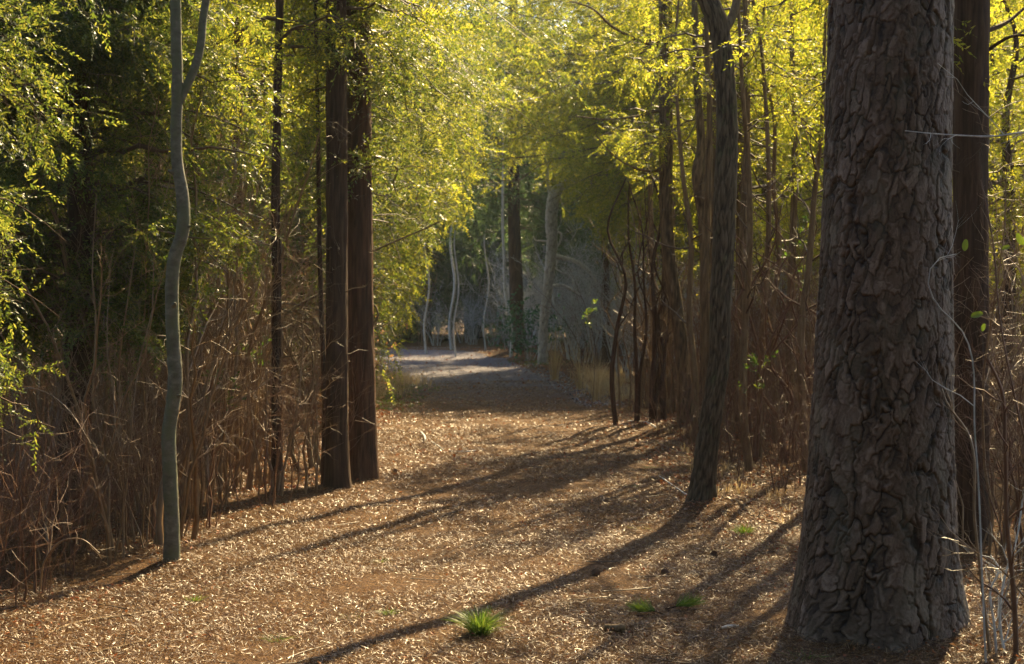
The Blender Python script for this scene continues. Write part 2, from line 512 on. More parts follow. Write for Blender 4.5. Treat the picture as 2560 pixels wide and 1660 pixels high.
for args in [(620000, (-4.2, 3.2), (5.2, 10), (.016, .075), (.0016, .0045), 1, nearp, .003, .55, .12, None, .022),
             (300000, (-4.2, 3.6), (10, 18), (.02, .075), (.003, .007), 2, nearp, .003, .55, .12, None, .022),
             (90000, (-4.5, 4.0), (18, 30), (.04, .08), (.008, .014), 3, nearp, .003, .35, .08, None, .015)]:
    v, q = flakes(args[0], *args[1:5], args[5], args[6], args[7], args[8], args[9], None, args[11])
    mb.add(v, q=q)
li = link('pine_needle_litter', mb.mesh('pine_needle_litter', M['needle'], smooth=False)); tag(li, 'orange brown pine needles strewn over the forest floor and path', 'pine needles', kind='stuff')
mb = MB()
def edgy(x, y):
    e = np.minimum(np.abs(x - xl(y)), np.abs(x - xr(y)))
    return np.where(on_path(x, y, -.25), .12, .9) * patchy(x, y)
for args in [(30000, (-4.6, 3.6), (5.2, 12), (.015, .04), (.008, .022), 11), (26000, (-5.5, 4.6), (12, 24), (.03, .07), (.02, .04), 12), (16000, (-8, 7), (24, 47), (.05, .1), (.03, .06), 13)]:
    v, q = flakes(args[0], *args[1:5], args[5], edgy, .006, .6, .35, None, .035)
    mb.add(v, q=q)
lf = link('fallen_leaves', mb.mesh('fallen_leaves', M['leaf_litter'], smooth=False)); tag(lf, 'small dry russet leaves fallen along both sides of the path', 'leaf litter', kind='stuff')
mb = MB()
v, q = flakes(26000, (-12, 2.2), (21, 49), (.015, .05), (.015, .04), 21, lambda x, y: on_path(x, y, .3) * np.clip((y - 20) / 10, 0, 1), .004, .5, .3, None, .012)
mb.add(v, q=q)
v, q = flakes(5000, (.3, 2.4), (22, 40), (.03, .07), (.02, .06), 22, lambda x, y: (np.abs(x - xr(y)) < .35) * 1.0, .006, .6, .3, None, .03)
mb.add(v, q=q)
pb = link('gravel', mb.mesh('gravel', M['pebble'], smooth=False)); tag(pb, 'blue grey gravel and chips on the far bend of the path', 'gravel', kind='stuff')

# small broken twigs strewn over the needles
rg = np.random.default_rng(61); n = 900
x = rg.uniform(-4, 3.4, n); y = 5.2 + 17 * rg.uniform(0, 1, n) ** 1.5; a = rg.uniform(0, 6.28, n); l = .04 + .28 * rg.uniform(0, 1, n) ** 3
sp = np.linspace(-.5, .5, 5)[None, :]
bx_ = x[:, None] + np.cos(a)[:, None] * l[:, None] * sp + rg.normal(size=(n, 5)) * l[:, None] * .04
by_ = y[:, None] + np.sin(a)[:, None] * l[:, None] * sp + rg.normal(size=(n, 5)) * l[:, None] * .04
mb = MB(); tubes(mb, np.stack([bx_, by_, gz(bx_, by_) + .012 + rg.uniform(0, .012, (n, 1))], -1), (.0012 + .0035 * l[:, None] * 3) * np.linspace(1, .5, 5)[None], 4)
tw_ = link('twig_litter', mb.mesh('twig_litter', M['bark_twig'])); tag(tw_, 'small broken twigs strewn among the needles on the path', 'twig litter', kind='stuff')

# ------------------------------------------------------------------ trunks
def spline(pts, n):
    """pts (k,4) xyz r -> smooth resample n (Catmull-Rom)"""
    p = np.array(pts, float)
    d = np.concatenate([[0], np.cumsum(np.linalg.norm(np.diff(p[:, :3], axis=0), axis=1))])
    t = np.linspace(0, d[-1], n)
    m_ = np.gradient(p, d, axis=0)
    i = np.clip(np.searchsorted(d, t, 'right') - 1, 0, len(p) - 2)
    h = (d[i + 1] - d[i])[:, None]; s = ((t - d[i]) / (d[i + 1] - d[i]))[:, None]
    return (2 * s ** 3 - 3 * s ** 2 + 1) * p[i] + (s ** 3 - 2 * s ** 2 + s) * h * m_[i] + (-2 * s ** 3 + 3 * s ** 2) * p[i + 1] + (s ** 3 - s ** 2) * h * m_[i + 1]

def trunk_mesh(name, pts, sides, rings, material, style='ridge', amp=.006, seed=0, flare=.25):
    """pts local (x,y,z,r) from the base up"""
    C = spline(pts, rings)
    P, R = C[:, :3], C[:, 3]
    T = norm(np.gradient(P, axis=0))
    n = norm(np.cross(T, np.array([[0, 1., .05]]))); b = np.cross(T, n)
    a = np.arange(sides) / sides * 2 * np.pi
    A = np.broadcast_to(a, (rings, sides)); ZZ = np.broadcast_to(P[:, 2:3], (rings, sides))
    Rm = np.broadcast_to(R[:, None], (rings, sides)).copy()
    ca, sa = np.cos(A), np.sin(A)
    att = np.zeros((rings, sides))
    r0 = R[:max(2, rings // 3)].mean()
    # flare with root lobes
    zz = ZZ - pts[0][2]
    lob = .5 + .5 * np.cos(A * 5 + seed + 1.2 * np.sin(A * 2 + seed))
    Rm *= 1 + flare * np.exp(-np.clip(zz, 0, 9) / (r0 * .9)) * (.45 + .8 * lob)
    if style == 'plate':
        nu = 38
        pu = A / (2 * np.pi) * nu; pv = ZZ / .105
        w1 = fbm(np.stack([ca * 3, sa * 3, ZZ * 5], -1), 3, seed); w2 = fbm(np.stack([ca * 3, sa * 3, ZZ * 5], -1), 3, seed + 50)
        w3 = fbm(np.stack([ca * 12, sa * 12, ZZ * 30], -1), 2, seed + 70)
        pu2 = pu + (w1 - .5) * 1.5 + (w3 - .5) * .7; pv2 = pv + (w2 - .5) * 1.6 + (w3 - .5) * .9
        f1, f2, cid = voro(pu2, pv2, nu, seed); off1 = VOFF[0]
        e = f2 - f1
        g1_, g2_, cid2 = voro(pu2 * 2, pv2 * 1.8 + 7, nu * 2, seed + 3); off2 = VOFF[0]
        q1_, q2_, cid3 = voro(pu2 * 4, pv2 * 4 + 3, nu * 4, seed + 5)
        crack = 1 - np.clip(e / .19, 0, 1)
        side = np.clip(np.abs(np.cos(A)) * 1.5 - .5, 0, 1)
        deep = np.clip((fbm(np.stack([ca * 4, sa * 4, ZZ * 3], -1), 3, seed + 9) - .36) * 4, .4, 1)
        # long vertical furrows running through several plates
        fu, fv, _c = voro(A / (2 * np.pi) * 15 + (w1 - .5) * 1.2 + (w3 - .5) * .3, ZZ / .55 + (w2 - .5), 15, seed + 11)
        fur = (1 - np.clip((fv - fu) / .10, 0, 1)) * np.clip((fbm(np.stack([ca * 3, sa * 3, ZZ * 2], -1), 2, seed + 13) - .38) * 4, 0, 1)
        fl = np.clip((g2_ - g1_) / .18, 0, 1)
        h = -crack ** 1.4 * deep * .010 - fur * .020 - off1 * .003 + (cid - .5) * .0045 + (cid2 - .5) * .003 - off2 * .001 - (1 - fl) * .001 + (cid3 - .5) * .0015
        h += (fbm(np.stack([ca * 40, sa * 40, ZZ * 60], -1), 2, seed + 4) - .5) * .004
        Rm += h
        att = np.clip((.12 + .40 * cid + .38 * cid2 + .18 * cid3 - .25 * np.clip(off1, 0, 1)) * (1 - .85 * np.maximum(crack ** .9 * deep, fur)) * (.75 + .25 * fl), 0, 1)  # cracks and furrows: naturally dark bark, deepened with painted shade
    elif style == 'ridge':
        per = 2 * np.pi * r0
        k = max(8, int(per / .030))
        w1 = fbm(np.stack([ca * 3, sa * 3, ZZ * 3.5], -1), 3, seed)
        f1, f2, cid = voro(A / (2 * np.pi) * k + (w1 - .5) * 2.2, ZZ / .17 + (w1 - .5) * 2, k, seed)
        Rm += (np.clip((f2 - f1) / .35, 0, 1) - .6) * amp
        att = 1 - np.clip((f2 - f1) / .4, 0, 1) * (.75 + .25 * cid)
    elif style == 'fiber':
        k = max(8, int(2 * np.pi * r0 / .022))
        w1 = fbm(np.stack([ca * 2, sa * 2, ZZ * 1.5], -1), 2, seed)
        f1, f2, cid = voro(A / (2 * np.pi) * k + (w1 - .5) * 1.5, ZZ / .55, k, seed)
        Rm += (np.clip((f2 - f1) / .4, 0, 1) - .6) * amp
        att = (1 - np.clip((f2 - f1) / .4, 0, 1)) * .8
    else:
        Rm *= 1 + (fbm(np.stack([ca * 1.2, sa * 1.2, ZZ * 4], -1), 2, seed) - .5) * .12
        Rm += (fbm(np.stack([ca * 8, sa * 8, ZZ * 20], -1), 2, seed) - .5) * amp
    V = P[:, None, :] + Rm[..., None] * (n[:, None, :] * ca[..., None] + b[:, None, :] * sa[..., None])
    idx = np.arange(rings * sides).reshape(rings, sides)
    i2 = np.roll(idx, -1, 1)
    q = np.stack([idx[:-1], i2[:-1], i2[1:], idx[1:]], -1).reshape(-1, 4)
    mb = MB(); mb.add(V, q=q, attr=att)
    return mb.mesh(name, material, attr='plate')

def px_trunk(pts, D, top=None, lean=0., scale=1.0):
    """pts [(px,py,width_px)] bottom to top -> base world xyz, local xyzr list. the last part goes on above the frame."""
    out = []
    for (x, y, w_) in pts:
        p = at(x, y, D); out.append([p[0], D, p[2], w_ / F * D / 2 * scale])
    b = out[0]; gzb = g1(b[0], D)
    base = np.array([b[0], D, gzb])
    loc = [[o[0] - base[0], 0, o[2] - base[2], o[3]] for o in out]
    loc[0][2] = -.08
    if top:
        for (dx, dz, r) in top:
            l = loc[-1]; loc.append([l[0] + dx, lean * dz, l[2] + dz, r])
    return base, loc

# ------------------------------------------------------------------ foliage
def tunnel(p):
    """True where the clear corridor above the path runs: foliage is absent there"""
    x, y, z = p[:, 0], p[:, 1], p[:, 2]
    ll = xl(np.minimum(y, 24)); rr = xr(np.minimum(y, 24))
    wide = np.clip((y - 24) / 20, 0, 1)
    mid = (ll + rr) / 2 + .50; hw = (rr - ll) / 2 + .48
    t = np.clip((z - .4) / (4.2 + .7 * wide), 0, 1)
    half = hw * (1 + .5 * wide) * (1 - t ** 1.8 * .98)
    nz = (vnoise(p * 1.7, 31) - .5) * .9
    return (np.abs(x - mid) < half + nz * .6) & (z < 4.6 + .7 * wide + nz) & (y < 46)

def crown_mesh(name, seed, trunk, zb, zt, Lmax, nb, leafmat, barkmat, base=(0, 0, 0), spray=.26, nsub=8, nspr=5, K=11,
               power=1.1, side=None, cut=True, clump=.42, droop=-.28, gap=.5, rb=.014, low=.6, ll=.18, lw=.36, limit=None):
    rng = np.random.default_rng(seed)
    nspr = int(nspr * 1.5 + .5); K = K + 5
    tr = np.array(trunk)
    z = zb + (zt - zb) * rng.uniform(0, 1, nb) ** .9
    az = rng.uniform(0, 2 * np.pi, nb)
    rel = (z - zb) / (zt - zb)
    shape = np.where(rel < .15, low + (1 - low) * rel / .15, 1) * (1 - np.clip(rel, 0, .999) ** 1.6) ** (.5 * power)
    L = Lmax * shape * rng.uniform(.45, 1.1, nb)
    if side is not None:   # (azimuth, extra) longer on one side
        L = L * (1 + side[1] * np.cos(az - side[0]))
    L = np.maximum(L, .15)
    bx = np.interp(z, tr[:, 2], tr[:, 0]); by = np.interp(z, tr[:, 2], tr[:, 1])
    N_ = 9
    s = np.linspace(0, 1, N_)
    el = rng.uniform(.0, .45, nb)
    d = np.stack([np.cos(az), np.sin(az)], -1)
    if cut:
        for _ in range(9):
            q_ = np.stack([bx[:, None] + d[:, :1] * L[:, None] * s, by[:, None] + d[:, 1:] * L[:, None] * s, z[:, None] + L[:, None] * (np.tan(el)[:, None] * s + droop * s ** 2 * 1.6)], -1) + np.array(base)
            L = np.where(tunnel(q_.reshape(-1, 3)).reshape(nb, N_).any(1), L * .86, L)
    P = np.zeros((nb, N_, 3))
    P[..., 0] = bx[:, None] + d[:, :1] * L[:, None] * s
    P[..., 1] = by[:, None] + d[:, 1:] * L[:, None] * s
    P[..., 2] = z[:, None] + L[:, None] * (np.tan(el)[:, None] * s + droop * s ** 2 * 1.6)
    wv = np.cumsum(rng.normal(size=(nb, N_, 3)), 1) * .03 * L[:, None, None]; P += wv - wv[:, :1]
    R = (rb * (.5 + L / max(Lmax, .1)))[:, None] * np.linspace(1, .18, N_)
    mb = MB()
    tubes(mb, P, R, 4, 1)
    P2, R2 = sprout(rng, P, R, nsub, .18, 1, (.25 * Lmax, .5 * Lmax), (30, 75), 5, -.15, .08, .5, .3, .55, .45, .002)
    P2w = P2 + np.array(base)
    keep = np.ones(len(P2), bool)
    cl = vnoise(P2w[:, 2] * 1.6, seed + 5)
    keep &= cl > (1 - clump) * gap
    if cut:
        keep &= ~tunnel(P2w[:, -1]) & ~tunnel(P2w[:, 2])
    if limit is not None: keep &= limit(P2w[:, 2])
    P2, R2 = P2[keep], R2[keep]
    tubes(mb, P2, R2, 3, 1)
    t = rng.uniform(.1, 1, (len(P2), nspr))
    pos, T, _ = lerp_poly(P2, R2, t)
    pos = pos.reshape(-1, 3); T = T.reshape(-1, 3)
    D = norm(T * .8 + rng.normal(size=T.shape) * .55 + np.array([0, 0, -.15]))
    pos = pos + rng.normal(size=pos.shape) * .03
    if cut:
        k = ~tunnel(pos + D * .15 + np.array(base)); pos, D = pos[k], D[k]
    leaflets(mb, pos, D, rng.uniform(.6, 1.35, len(pos)) * spray, K, rng, m=0, ll=ll, lw=lw)
    return mb.mesh(name, [leafmat, barkmat], smooth=False)

def tree(name, label, cat, base, trunk, tm, crown=None, group=None, sides=20, rings=60, style='fiber', amp=.006, seed=1, flare=.3, branches=(), dead=None, knots=()):
    root = empty(name, base, label, cat, group)
    kids = [link('trunk', trunk_mesh(name + '_trunk', trunk, sides, rings, tm, style, amp, seed, flare), root)]
    for b in branches:      # each (pts xyzr local)
        C = spline(b, max(10, len(b) * 5)); bm_ = MB(); tubes(bm_, C[:, :3], C[:, 3], 8)
        kids.append(link('branch', bm_.mesh('branch', tm), root))
    if dead:
        rg = np.random.default_rng(seed + 400); C = spline(trunk, 40); C = C[(C[:, 2] > dead[1]) & (C[:, 2] < dead[2])]
        p1, r1 = sprout(rg, C[None, :, :3], C[None, :, 3] * 0 + .006, dead[0], 0, 1, (.12, .75), (60, 100), 7, -.12, .12, .9, .25, 0, 0, .002)
        p2, r2 = sprout(rg, p1, r1, 4, .25, 1, (.08, .3), (25, 65), 5, 0, .1, .55, .3, 0, .3, .0013)
        m_ = MB(); tubes(m_, p1, r1, 4); tubes(m_, p2, r2, 3)
        kids.append(link('dead_twigs', m_.mesh('dead_twigs', M['bark_twig']), root))
    for (kx, ky, kz, kr) in knots:
        rg = np.random.default_rng(int(kz * 100) + seed); a_ = np.arange(9) / 9 * 2 * np.pi
        P_ = np.array([[kx * .2, ky * .2, kz - kr], [kx * .75, ky * .75, kz], [kx, ky, kz + kr * .4], [kx * 1.12, ky * 1.12, kz + kr * .5]])
        C = np.array(spline([[*p, r_] for p, r_ in zip(P_, [kr * 1.5, kr * 1.25, kr * .8, kr * .45])], 9))
        ax = np.interp(kz, [q_[2] for q_ in trunk], [q_[0] for q_ in trunk]); C[:, 0] += ax
        m_ = MB(); tubes(m_, C[:, :3], C[:, 3], 9); n_ = m_.n; m_.add([C[-1, :3] + np.array([0, 0, 0])] , None)
        kids.append(link('branch_stub', m_.mesh('branch_stub', tm), root))
    if crown is not None:
        kids.append(link('crown', crown_mesh(name + '_crown', seed * 7 + 3, trunk, base=base, **crown), root))
    KIDS[root.name] = kids
    return root

def br(base, D, pts, D2=None):
    """branch through pixels [(px,py,wpx)] at depth D..D2, local to base"""
    D2 = D if D2 is None else D2
    o = []
    for i, (x, y, w_) in enumerate(pts):
        d = D + (D2 - D) * i / (len(pts) - 1)
        p = at(x, y, d); o.append([p[0] - base[0], d - base[1], p[2] - base[2], w_ / F * d / 2])
    return o

CD = dict(leafmat=M['cedar'], barkmat=M['bark_twig'])
# --- the big pine
b, t = px_trunk([(2190, 1590, 395), (2192, 1500, 385), (2196, 1380, 372), (2202, 1200, 356), (2206, 1000, 345), (2212, 750, 328), (2216, 450, 312), (2220, 150, 305), (2222, 0, 302)], 6.85,
                [(.01, .5, .28), (.02, 1.2, .27), (.02, 2, .24), (0, 2.5, .19), (.05, 3, .1)])
# fine rings only where it can be seen: split heights by spacing
def pine():
    root = empty('pine_tree', b, 'massive old pine with scaly plated bark filling the right foreground', 'pine tree')
    lo = [p for p in t if p[2] < 4.4]
    hi = [t[-5]] + t[-4:]
    link('trunk', trunk_mesh('pine_trunk', lo, 460, 860, M['bark_pine'], 'plate', .02, 4, .22), root)
    lo_top = lo[-1]
    up = [lo_top] + [p for p in t if p[2] > lo_top[2] + .01]
    link('upper_trunk', trunk_mesh('pine_upper_trunk', up, 40, 60, M['bark_pine'], 'plate', .02, 4, 0), root)
    link('crown', crown_mesh('pine_crown', 77, up, 7.0, up[-1][2], 2.2, 26, M['cedar_dark'], M['bark_cedar'], base=b, nsub=6, nspr=3, K=8, spray=.3), root)
pine()

# --- smooth grey forked tree, left
b, t = px_trunk([(427, 1425, 44), (427, 1300, 38), (423, 1180, 36), (421, 1075, 35), (428, 1030, 34), (437, 960, 36), (433, 860, 33), (430, 750, 33), (436, 650, 33), (458, 575, 33), (457, 485, 32), (446, 420, 29), (442, 320, 28), (446, 230, 28), (444, 110, 27), (443, 0, 26)], 8.6,
                [(.02, .5, .028), (.05, 1.2, .022), (.05, 1.4, .01)])
fork = br(b, 8.6, [(448, 262, 20), (470, 215, 22), (492, 165, 22), (506, 105, 21), (510, 55, 20), (519, 0, 20), (530, -160, 17), (548, -420, 13), (560, -700, 7)], 8.7)
tree('forked_tree', 'slender smooth grey green trunk forking into two high stems, left of path', 'tree', b, t, M['bark_grey'], None, sides=24, rings=160, style='smooth', amp=.006, seed=3, flare=.3, branches=[fork], knots=[(.028, -.05, 1.55, .014), (-.05, -.03, 2.35, .011), (.045, -.035, 1.0, .010), (.05, -.02, 2.02, .009)])

# --- pair of straight cedar trunks, left edge
b, t = px_trunk([(843, 1222, 68), (842, 1150, 60), (842, 900, 55), (843, 500, 53), (842, 0, 50)], 12.3, [(.0, 1, .08), (0, 2, .06), (0, 2, .03)])
tree('cedar_tree', 'front left one of two straight brown cedar trunks standing close together', 'cedar tree', b, t, M['bark_cedar'],
     dict(zb=3.3, zt=6.5, Lmax=1.1, nb=30, side=(math.pi * .1, .45), nsub=7, nspr=4, limit=lambda p: p[:, 1] > .1, **CD), 'pair of cedars at the left path edge', sides=34, rings=120, style='fiber', amp=.010, seed=5, flare=.3, dead=(26, .9, 4.4))
b, t = px_trunk([(908, 1186, 78), (907, 1100, 70), (903, 900, 66), (899, 500, 63), (896, 0, 60)], 12.9, [(.0, 1, .09), (0, 2, .06), (0, 2.4, .03)])
tree('cedar_tree', 'rear right one of two straight cedar trunks, with redder bark', 'cedar tree', b, t, M['bark_red'],
     dict(zb=2.3, zt=6.2, Lmax=1.3, nb=75, side=(.3, .6), nsub=8, nspr=5, limit=lambda p: (p[:, 1] > .1) | (p[:, 0] > .3), leafmat=M['cedar_dark'], barkmat=M['bark_twig']), 'pair of cedars at the left path edge', sides=34, rings=120, style='fiber', amp=.010, seed=6, flare=.32, dead=(26, .9, 4.4))
b, t = px_trunk([(812, 1215, 26), (812, 1100, 18), (808, 900, 14), (800, 650, 12), (796, 300, 10), (792, 0, 9)], 12.6, [(.1, 1.5, .008)])
tree('sapling', 'thin dark pole growing against the left side of the cedar pair', 'sapling', b, t, M['bark_cedar'], None, sides=12, rings=50, amp=.003, seed=8, flare=.15)
# --- thin trunks left
b, t = px_trunk([(692, 1240, 34), (692, 1150, 29), (690, 950, 25), (692, 700, 24), (690, 500, 22), (695, 250, 20), (702, 0, 19)], 11.9, [(.02, 1, .03), (0, 2, .02), (0, 1, .01)])
tree('cedar_tree', 'narrow dark cedar trunk between the forked tree and the trunk pair', 'cedar tree', b, t, M['bark_cedar'],
     dict(zb=3.3, zt=7, Lmax=1.0, nb=36, nsub=6, nspr=4, **CD), sides=20, rings=90, amp=.006, seed=9, dead=(22, .8, 3.8))
b, t = px_trunk([(603, 1150, 34), (600, 950, 28), (598, 700, 25), (596, 400, 24), (598, 100, 22), (598, 0, 21)], 15, [(.02, 1, .04), (0, 2, .03), (0, 1, .01)])
tree('cedar_tree', 'thin rust red cedar trunk deep in the left thicket', 'cedar tree', b, t, M['bark_red'],
     dict(zb=3.2, zt=8, Lmax=1.3, nb=50, nsub=7, nspr=4, **CD), sides=20, rings=90, amp=.006, seed=10, dead=(26, .8, 3.8))
b, t = px_trunk([(490, 1150, 60), (488, 950, 50), (482, 700, 44), (484, 400, 40), (486, 0, 36)], 14.5, [(.02, 1, .06), (0, 2, .04), (0, 1, .01)])
tree('cedar_tree', 'brown cedar trunk partly hidden behind the forked grey tree', 'cedar tree', b, t, M['bark_red'],
     dict(zb=3.2, zt=7, Lmax=1.2, nb=34, nsub=7, nspr=4, **CD), sides=20, rings=90, amp=.006, seed=12, dead=(26, .8, 3.8))
b, t = px_trunk([(370, 1210, 52), (375, 950, 46), (380, 700, 42), (385, 300, 40), (390, 0, 36)], 12.5, [(.02, 1, .06), (0, 2, .04), (0, 1, .01)])
tree('cedar_tree', 'dark brown cedar trunk just left of the forked grey tree', 'cedar tree', b, t, M['bark_cedar'],
     dict(zb=3.0, zt=7, Lmax=1.2, nb=36, nsub=7, nspr=4, **CD), sides=20, rings=90, amp=.006, seed=13, dead=(26, .8, 3.8))
b, t = px_trunk([(150, 1345, 104), (165, 1200, 86), (190, 1000, 76), (205, 700, 68), (200, 350, 60), (195, 0, 54)], 9.7, [(.02, 1, .07), (0, 2, .05), (0, 1.5, .01)])
tree('cedar_tree', 'bushy dark green cedar with a thick trunk at the far left', 'cedar tree', b, t, M['bark_cedar'],
     dict(zb=1.35, zt=6.5, Lmax=1.35, nb=300, nsub=10, nspr=7, K=12, leafmat=M['cedar_dark'], barkmat=M['bark_twig'], spray=.20, gap=.22), sides=30, rings=110, amp=.010, seed=14)
b2 = np.array([-2.62, 6.0, g1(-2.62, 6.0)])
t2 = [[0, 0, -.05, .07], [.02, 0, 1, .06], [0, .05, 2.4, .05], [.05, 0, 4, .03], [.05, 0, 5.2, .01]]
tree('cedar_tree', 'near cedar whose lit branch tips poke in at the left picture edge', 'cedar tree', b2, t2, M['bark_cedar'],
     dict(zb=.5, zt=5.2, Lmax=1.05, nb=150, nsub=8, nspr=6, K=12, leafmat=M['cedar_dark'], barkmat=M['bark_cedar'], rb=.006, spray=.13, gap=.3,
          limit=lambda p: (p[:, 0] < .55 + .25 * vnoise(p * 3, 2)) & (p[:, 1] > -.6) & (((p[:, 2] < 1.75) & ((p[:, 2] > 1.05) | (p[:, 2] < .75))) | (p[:, 0] < .1))), sides=16, rings=60, seed=15)

# --- right side: leaning ridged tree
b, t = px_trunk([(1752, 1272, 84), (1757, 1235, 72), (1765, 1140, 62), (1774, 1075, 58), (1786, 990, 55), (1797, 914, 54), (1800, 820, 55), (1801, 753, 56), (1808, 645, 57), (1811, 520, 58), (1814, 430, 58), (1817, 330, 56), (1812, 215, 52), (1802, 120, 52), (1788, 50, 54), (1766, 0, 52)], 11.2,
                [(-.14, .25, .07), (-.10, .6, .06), (.05, 1.2, .05), (.1, 1.5, .02)], scale=.92)
bb = [br(b, 11.2, [(1800, 95, 26), (1830, 40, 22), (1850, -80, 18), (1870, -300, 10)], 11.4)]
tree('leaning_tree', 'curving grey brown ridged trunk leaning at the right path edge', 'tree', b, t, M['bark_ridge'],
     None, sides=72, rings=300, style='ridge', amp=.014, seed=21, flare=.32, branches=bb, knots=[(.03, -.075, 1.28, .022), (-.075, -.03, 3.3, .016), (.07, -.03, 2.2, .014)])
# --- group behind it
b, t = px_trunk([(1716, 1075, 46), (1712, 980, 38), (1704, 880, 34), (1690, 760, 33), (1674, 660, 33), (1666, 560, 32), (1664, 350, 34), (1663, 150, 33), (1662, 0, 32)], 18.2, [(0, 1, .07), (0, 2, .05), (0, 2, .02)])
bA = [br(b, 18.2, [(1660, 122, 10), (1600, 105, 9), (1530, 70, 7), (1480, 25, 5), (1420, 5, 3)], 17.2),
      br(b, 18.2, [(1658, 275, 8), (1600, 290, 6), (1520, 300, 4), (1440, 292, 3)], 17.4),
      br(b, 18.2, [(1668, 160, 10), (1700, 145, 9), (1745, 140, 7), (1790, 120, 4)], 18.8),
      br(b, 18.2, [(1655, 430, 7), (1600, 425, 6), (1540, 395, 4), (1490, 340, 3)], 17.6)]
tree('cedar_tree', 'yellow brown trunk with side branches arching left over the path', 'cedar tree', b, t, M['bark_tan'],
     dict(zb=2.9, zt=5.6, Lmax=1.5, nb=30, side=(math.pi, .35), nsub=6, nspr=3, limit=lambda p: (p[:, 1] > .1) | (p[:, 0] < -.5), **CD), sides=28, rings=140, style='ridge', amp=.008, seed=22, branches=bA, dead=(24, 1.2, 4.6))
b, t = px_trunk([(1757, 1095, 40), (1762, 980, 32), (1765, 800, 30), (1762, 650, 27), (1757, 540, 28), (1748, 470, 34), (1745, 430, 32), (1752, 370, 22), (1748, 300, 20), (1740, 200, 17), (1737, 100, 15), (1735, 0, 14)], 17.3, [(0, 1, .03), (0, 1, .02), (0, 1, .01)])
tree('slender_tree', 'kinked slender red brown trunk with a knotted swelling behind the leaning tree', 'tree', b, t, M['bark_tan'],
     None, sides=20, rings=110, style='ridge', amp=.006, seed=23)
b, t = px_trunk([(1792, 1090, 44), (1792, 900, 38), (1790, 600, 34), (1786, 400, 32), (1780, 200, 30), (1778, 0, 28)], 17.8, [(0, 1, .06), (0, 2, .04), (0, 1, .01)])
tree('cedar_tree', 'amber trunk half hidden directly behind the leaning ridged tree', 'cedar tree', b, t, M['bark_tan'],
     dict(zb=3.2, zt=6.2, Lmax=1.0, nb=24, nsub=6, nspr=4, limit=lambda p: p[:, 1] > .1, **CD), sides=20, rings=80, seed=24)
b, t = px_trunk([(1850, 1080, 42), (1852, 900, 36), (1855, 600, 33), (1854, 300, 32), (1858, 0, 30)], 18.6, [(0, 1, .06), (0, 2, .04), (0, 1, .01)])
bD = [br(b, 18.6, [(1862, 215, 16), (1895, 205, 12), (1930, 218, 9), (1990, 222, 6)], 18.0),
      br(b, 18.6, [(1856, 110, 14), (1900, 100, 18), (1925, 80, 8), (1960, 20, 5)], 18.8)]
tree('cedar_tree', 'upright cedar with a stubby side limb between leaning tree and pine', 'cedar tree', b, t, M['bark_tan'],
     dict(zb=2.4, zt=6.6, Lmax=1.5, nb=46, side=(0, .3), nsub=7, nspr=4, limit=lambda p: (p[:, 1] > .1) | (p[:, 0] > .35), **CD), sides=22, rings=90, seed=25, branches=bD, dead=(18, 1.2, 4.6))
b, t = px_trunk([(2430, 1420, 105), (2428, 1200, 92), (2426, 900, 88), (2424, 500, 86), (2424, 0, 84)], 9.2, [(0, 1, .1), (0, 2, .06), (0, 1, .02)])
bE = [br(b, 9.2, [(2462, 80, 14), (2510, 60, 10), (2560, 20, 7), (2620, -30, 4)], 9.6),
      br(b, 9.2, [(2462, 130, 10), (2520, 95, 8), (2580, 90, 6)], 8.9)]
tree('cedar_tree', 'straight brown cedar trunk just right of the big foreground pine', 'cedar tree', b, t, M['bark_cedar'],
     dict(zb=4.2, zt=7.0, Lmax=1.0, nb=18, nsub=6, nspr=4, **CD), sides=40, rings=140, style='fiber', amp=.012, seed=26, flare=.2, branches=bE, dead=(26, .7, 3.4))

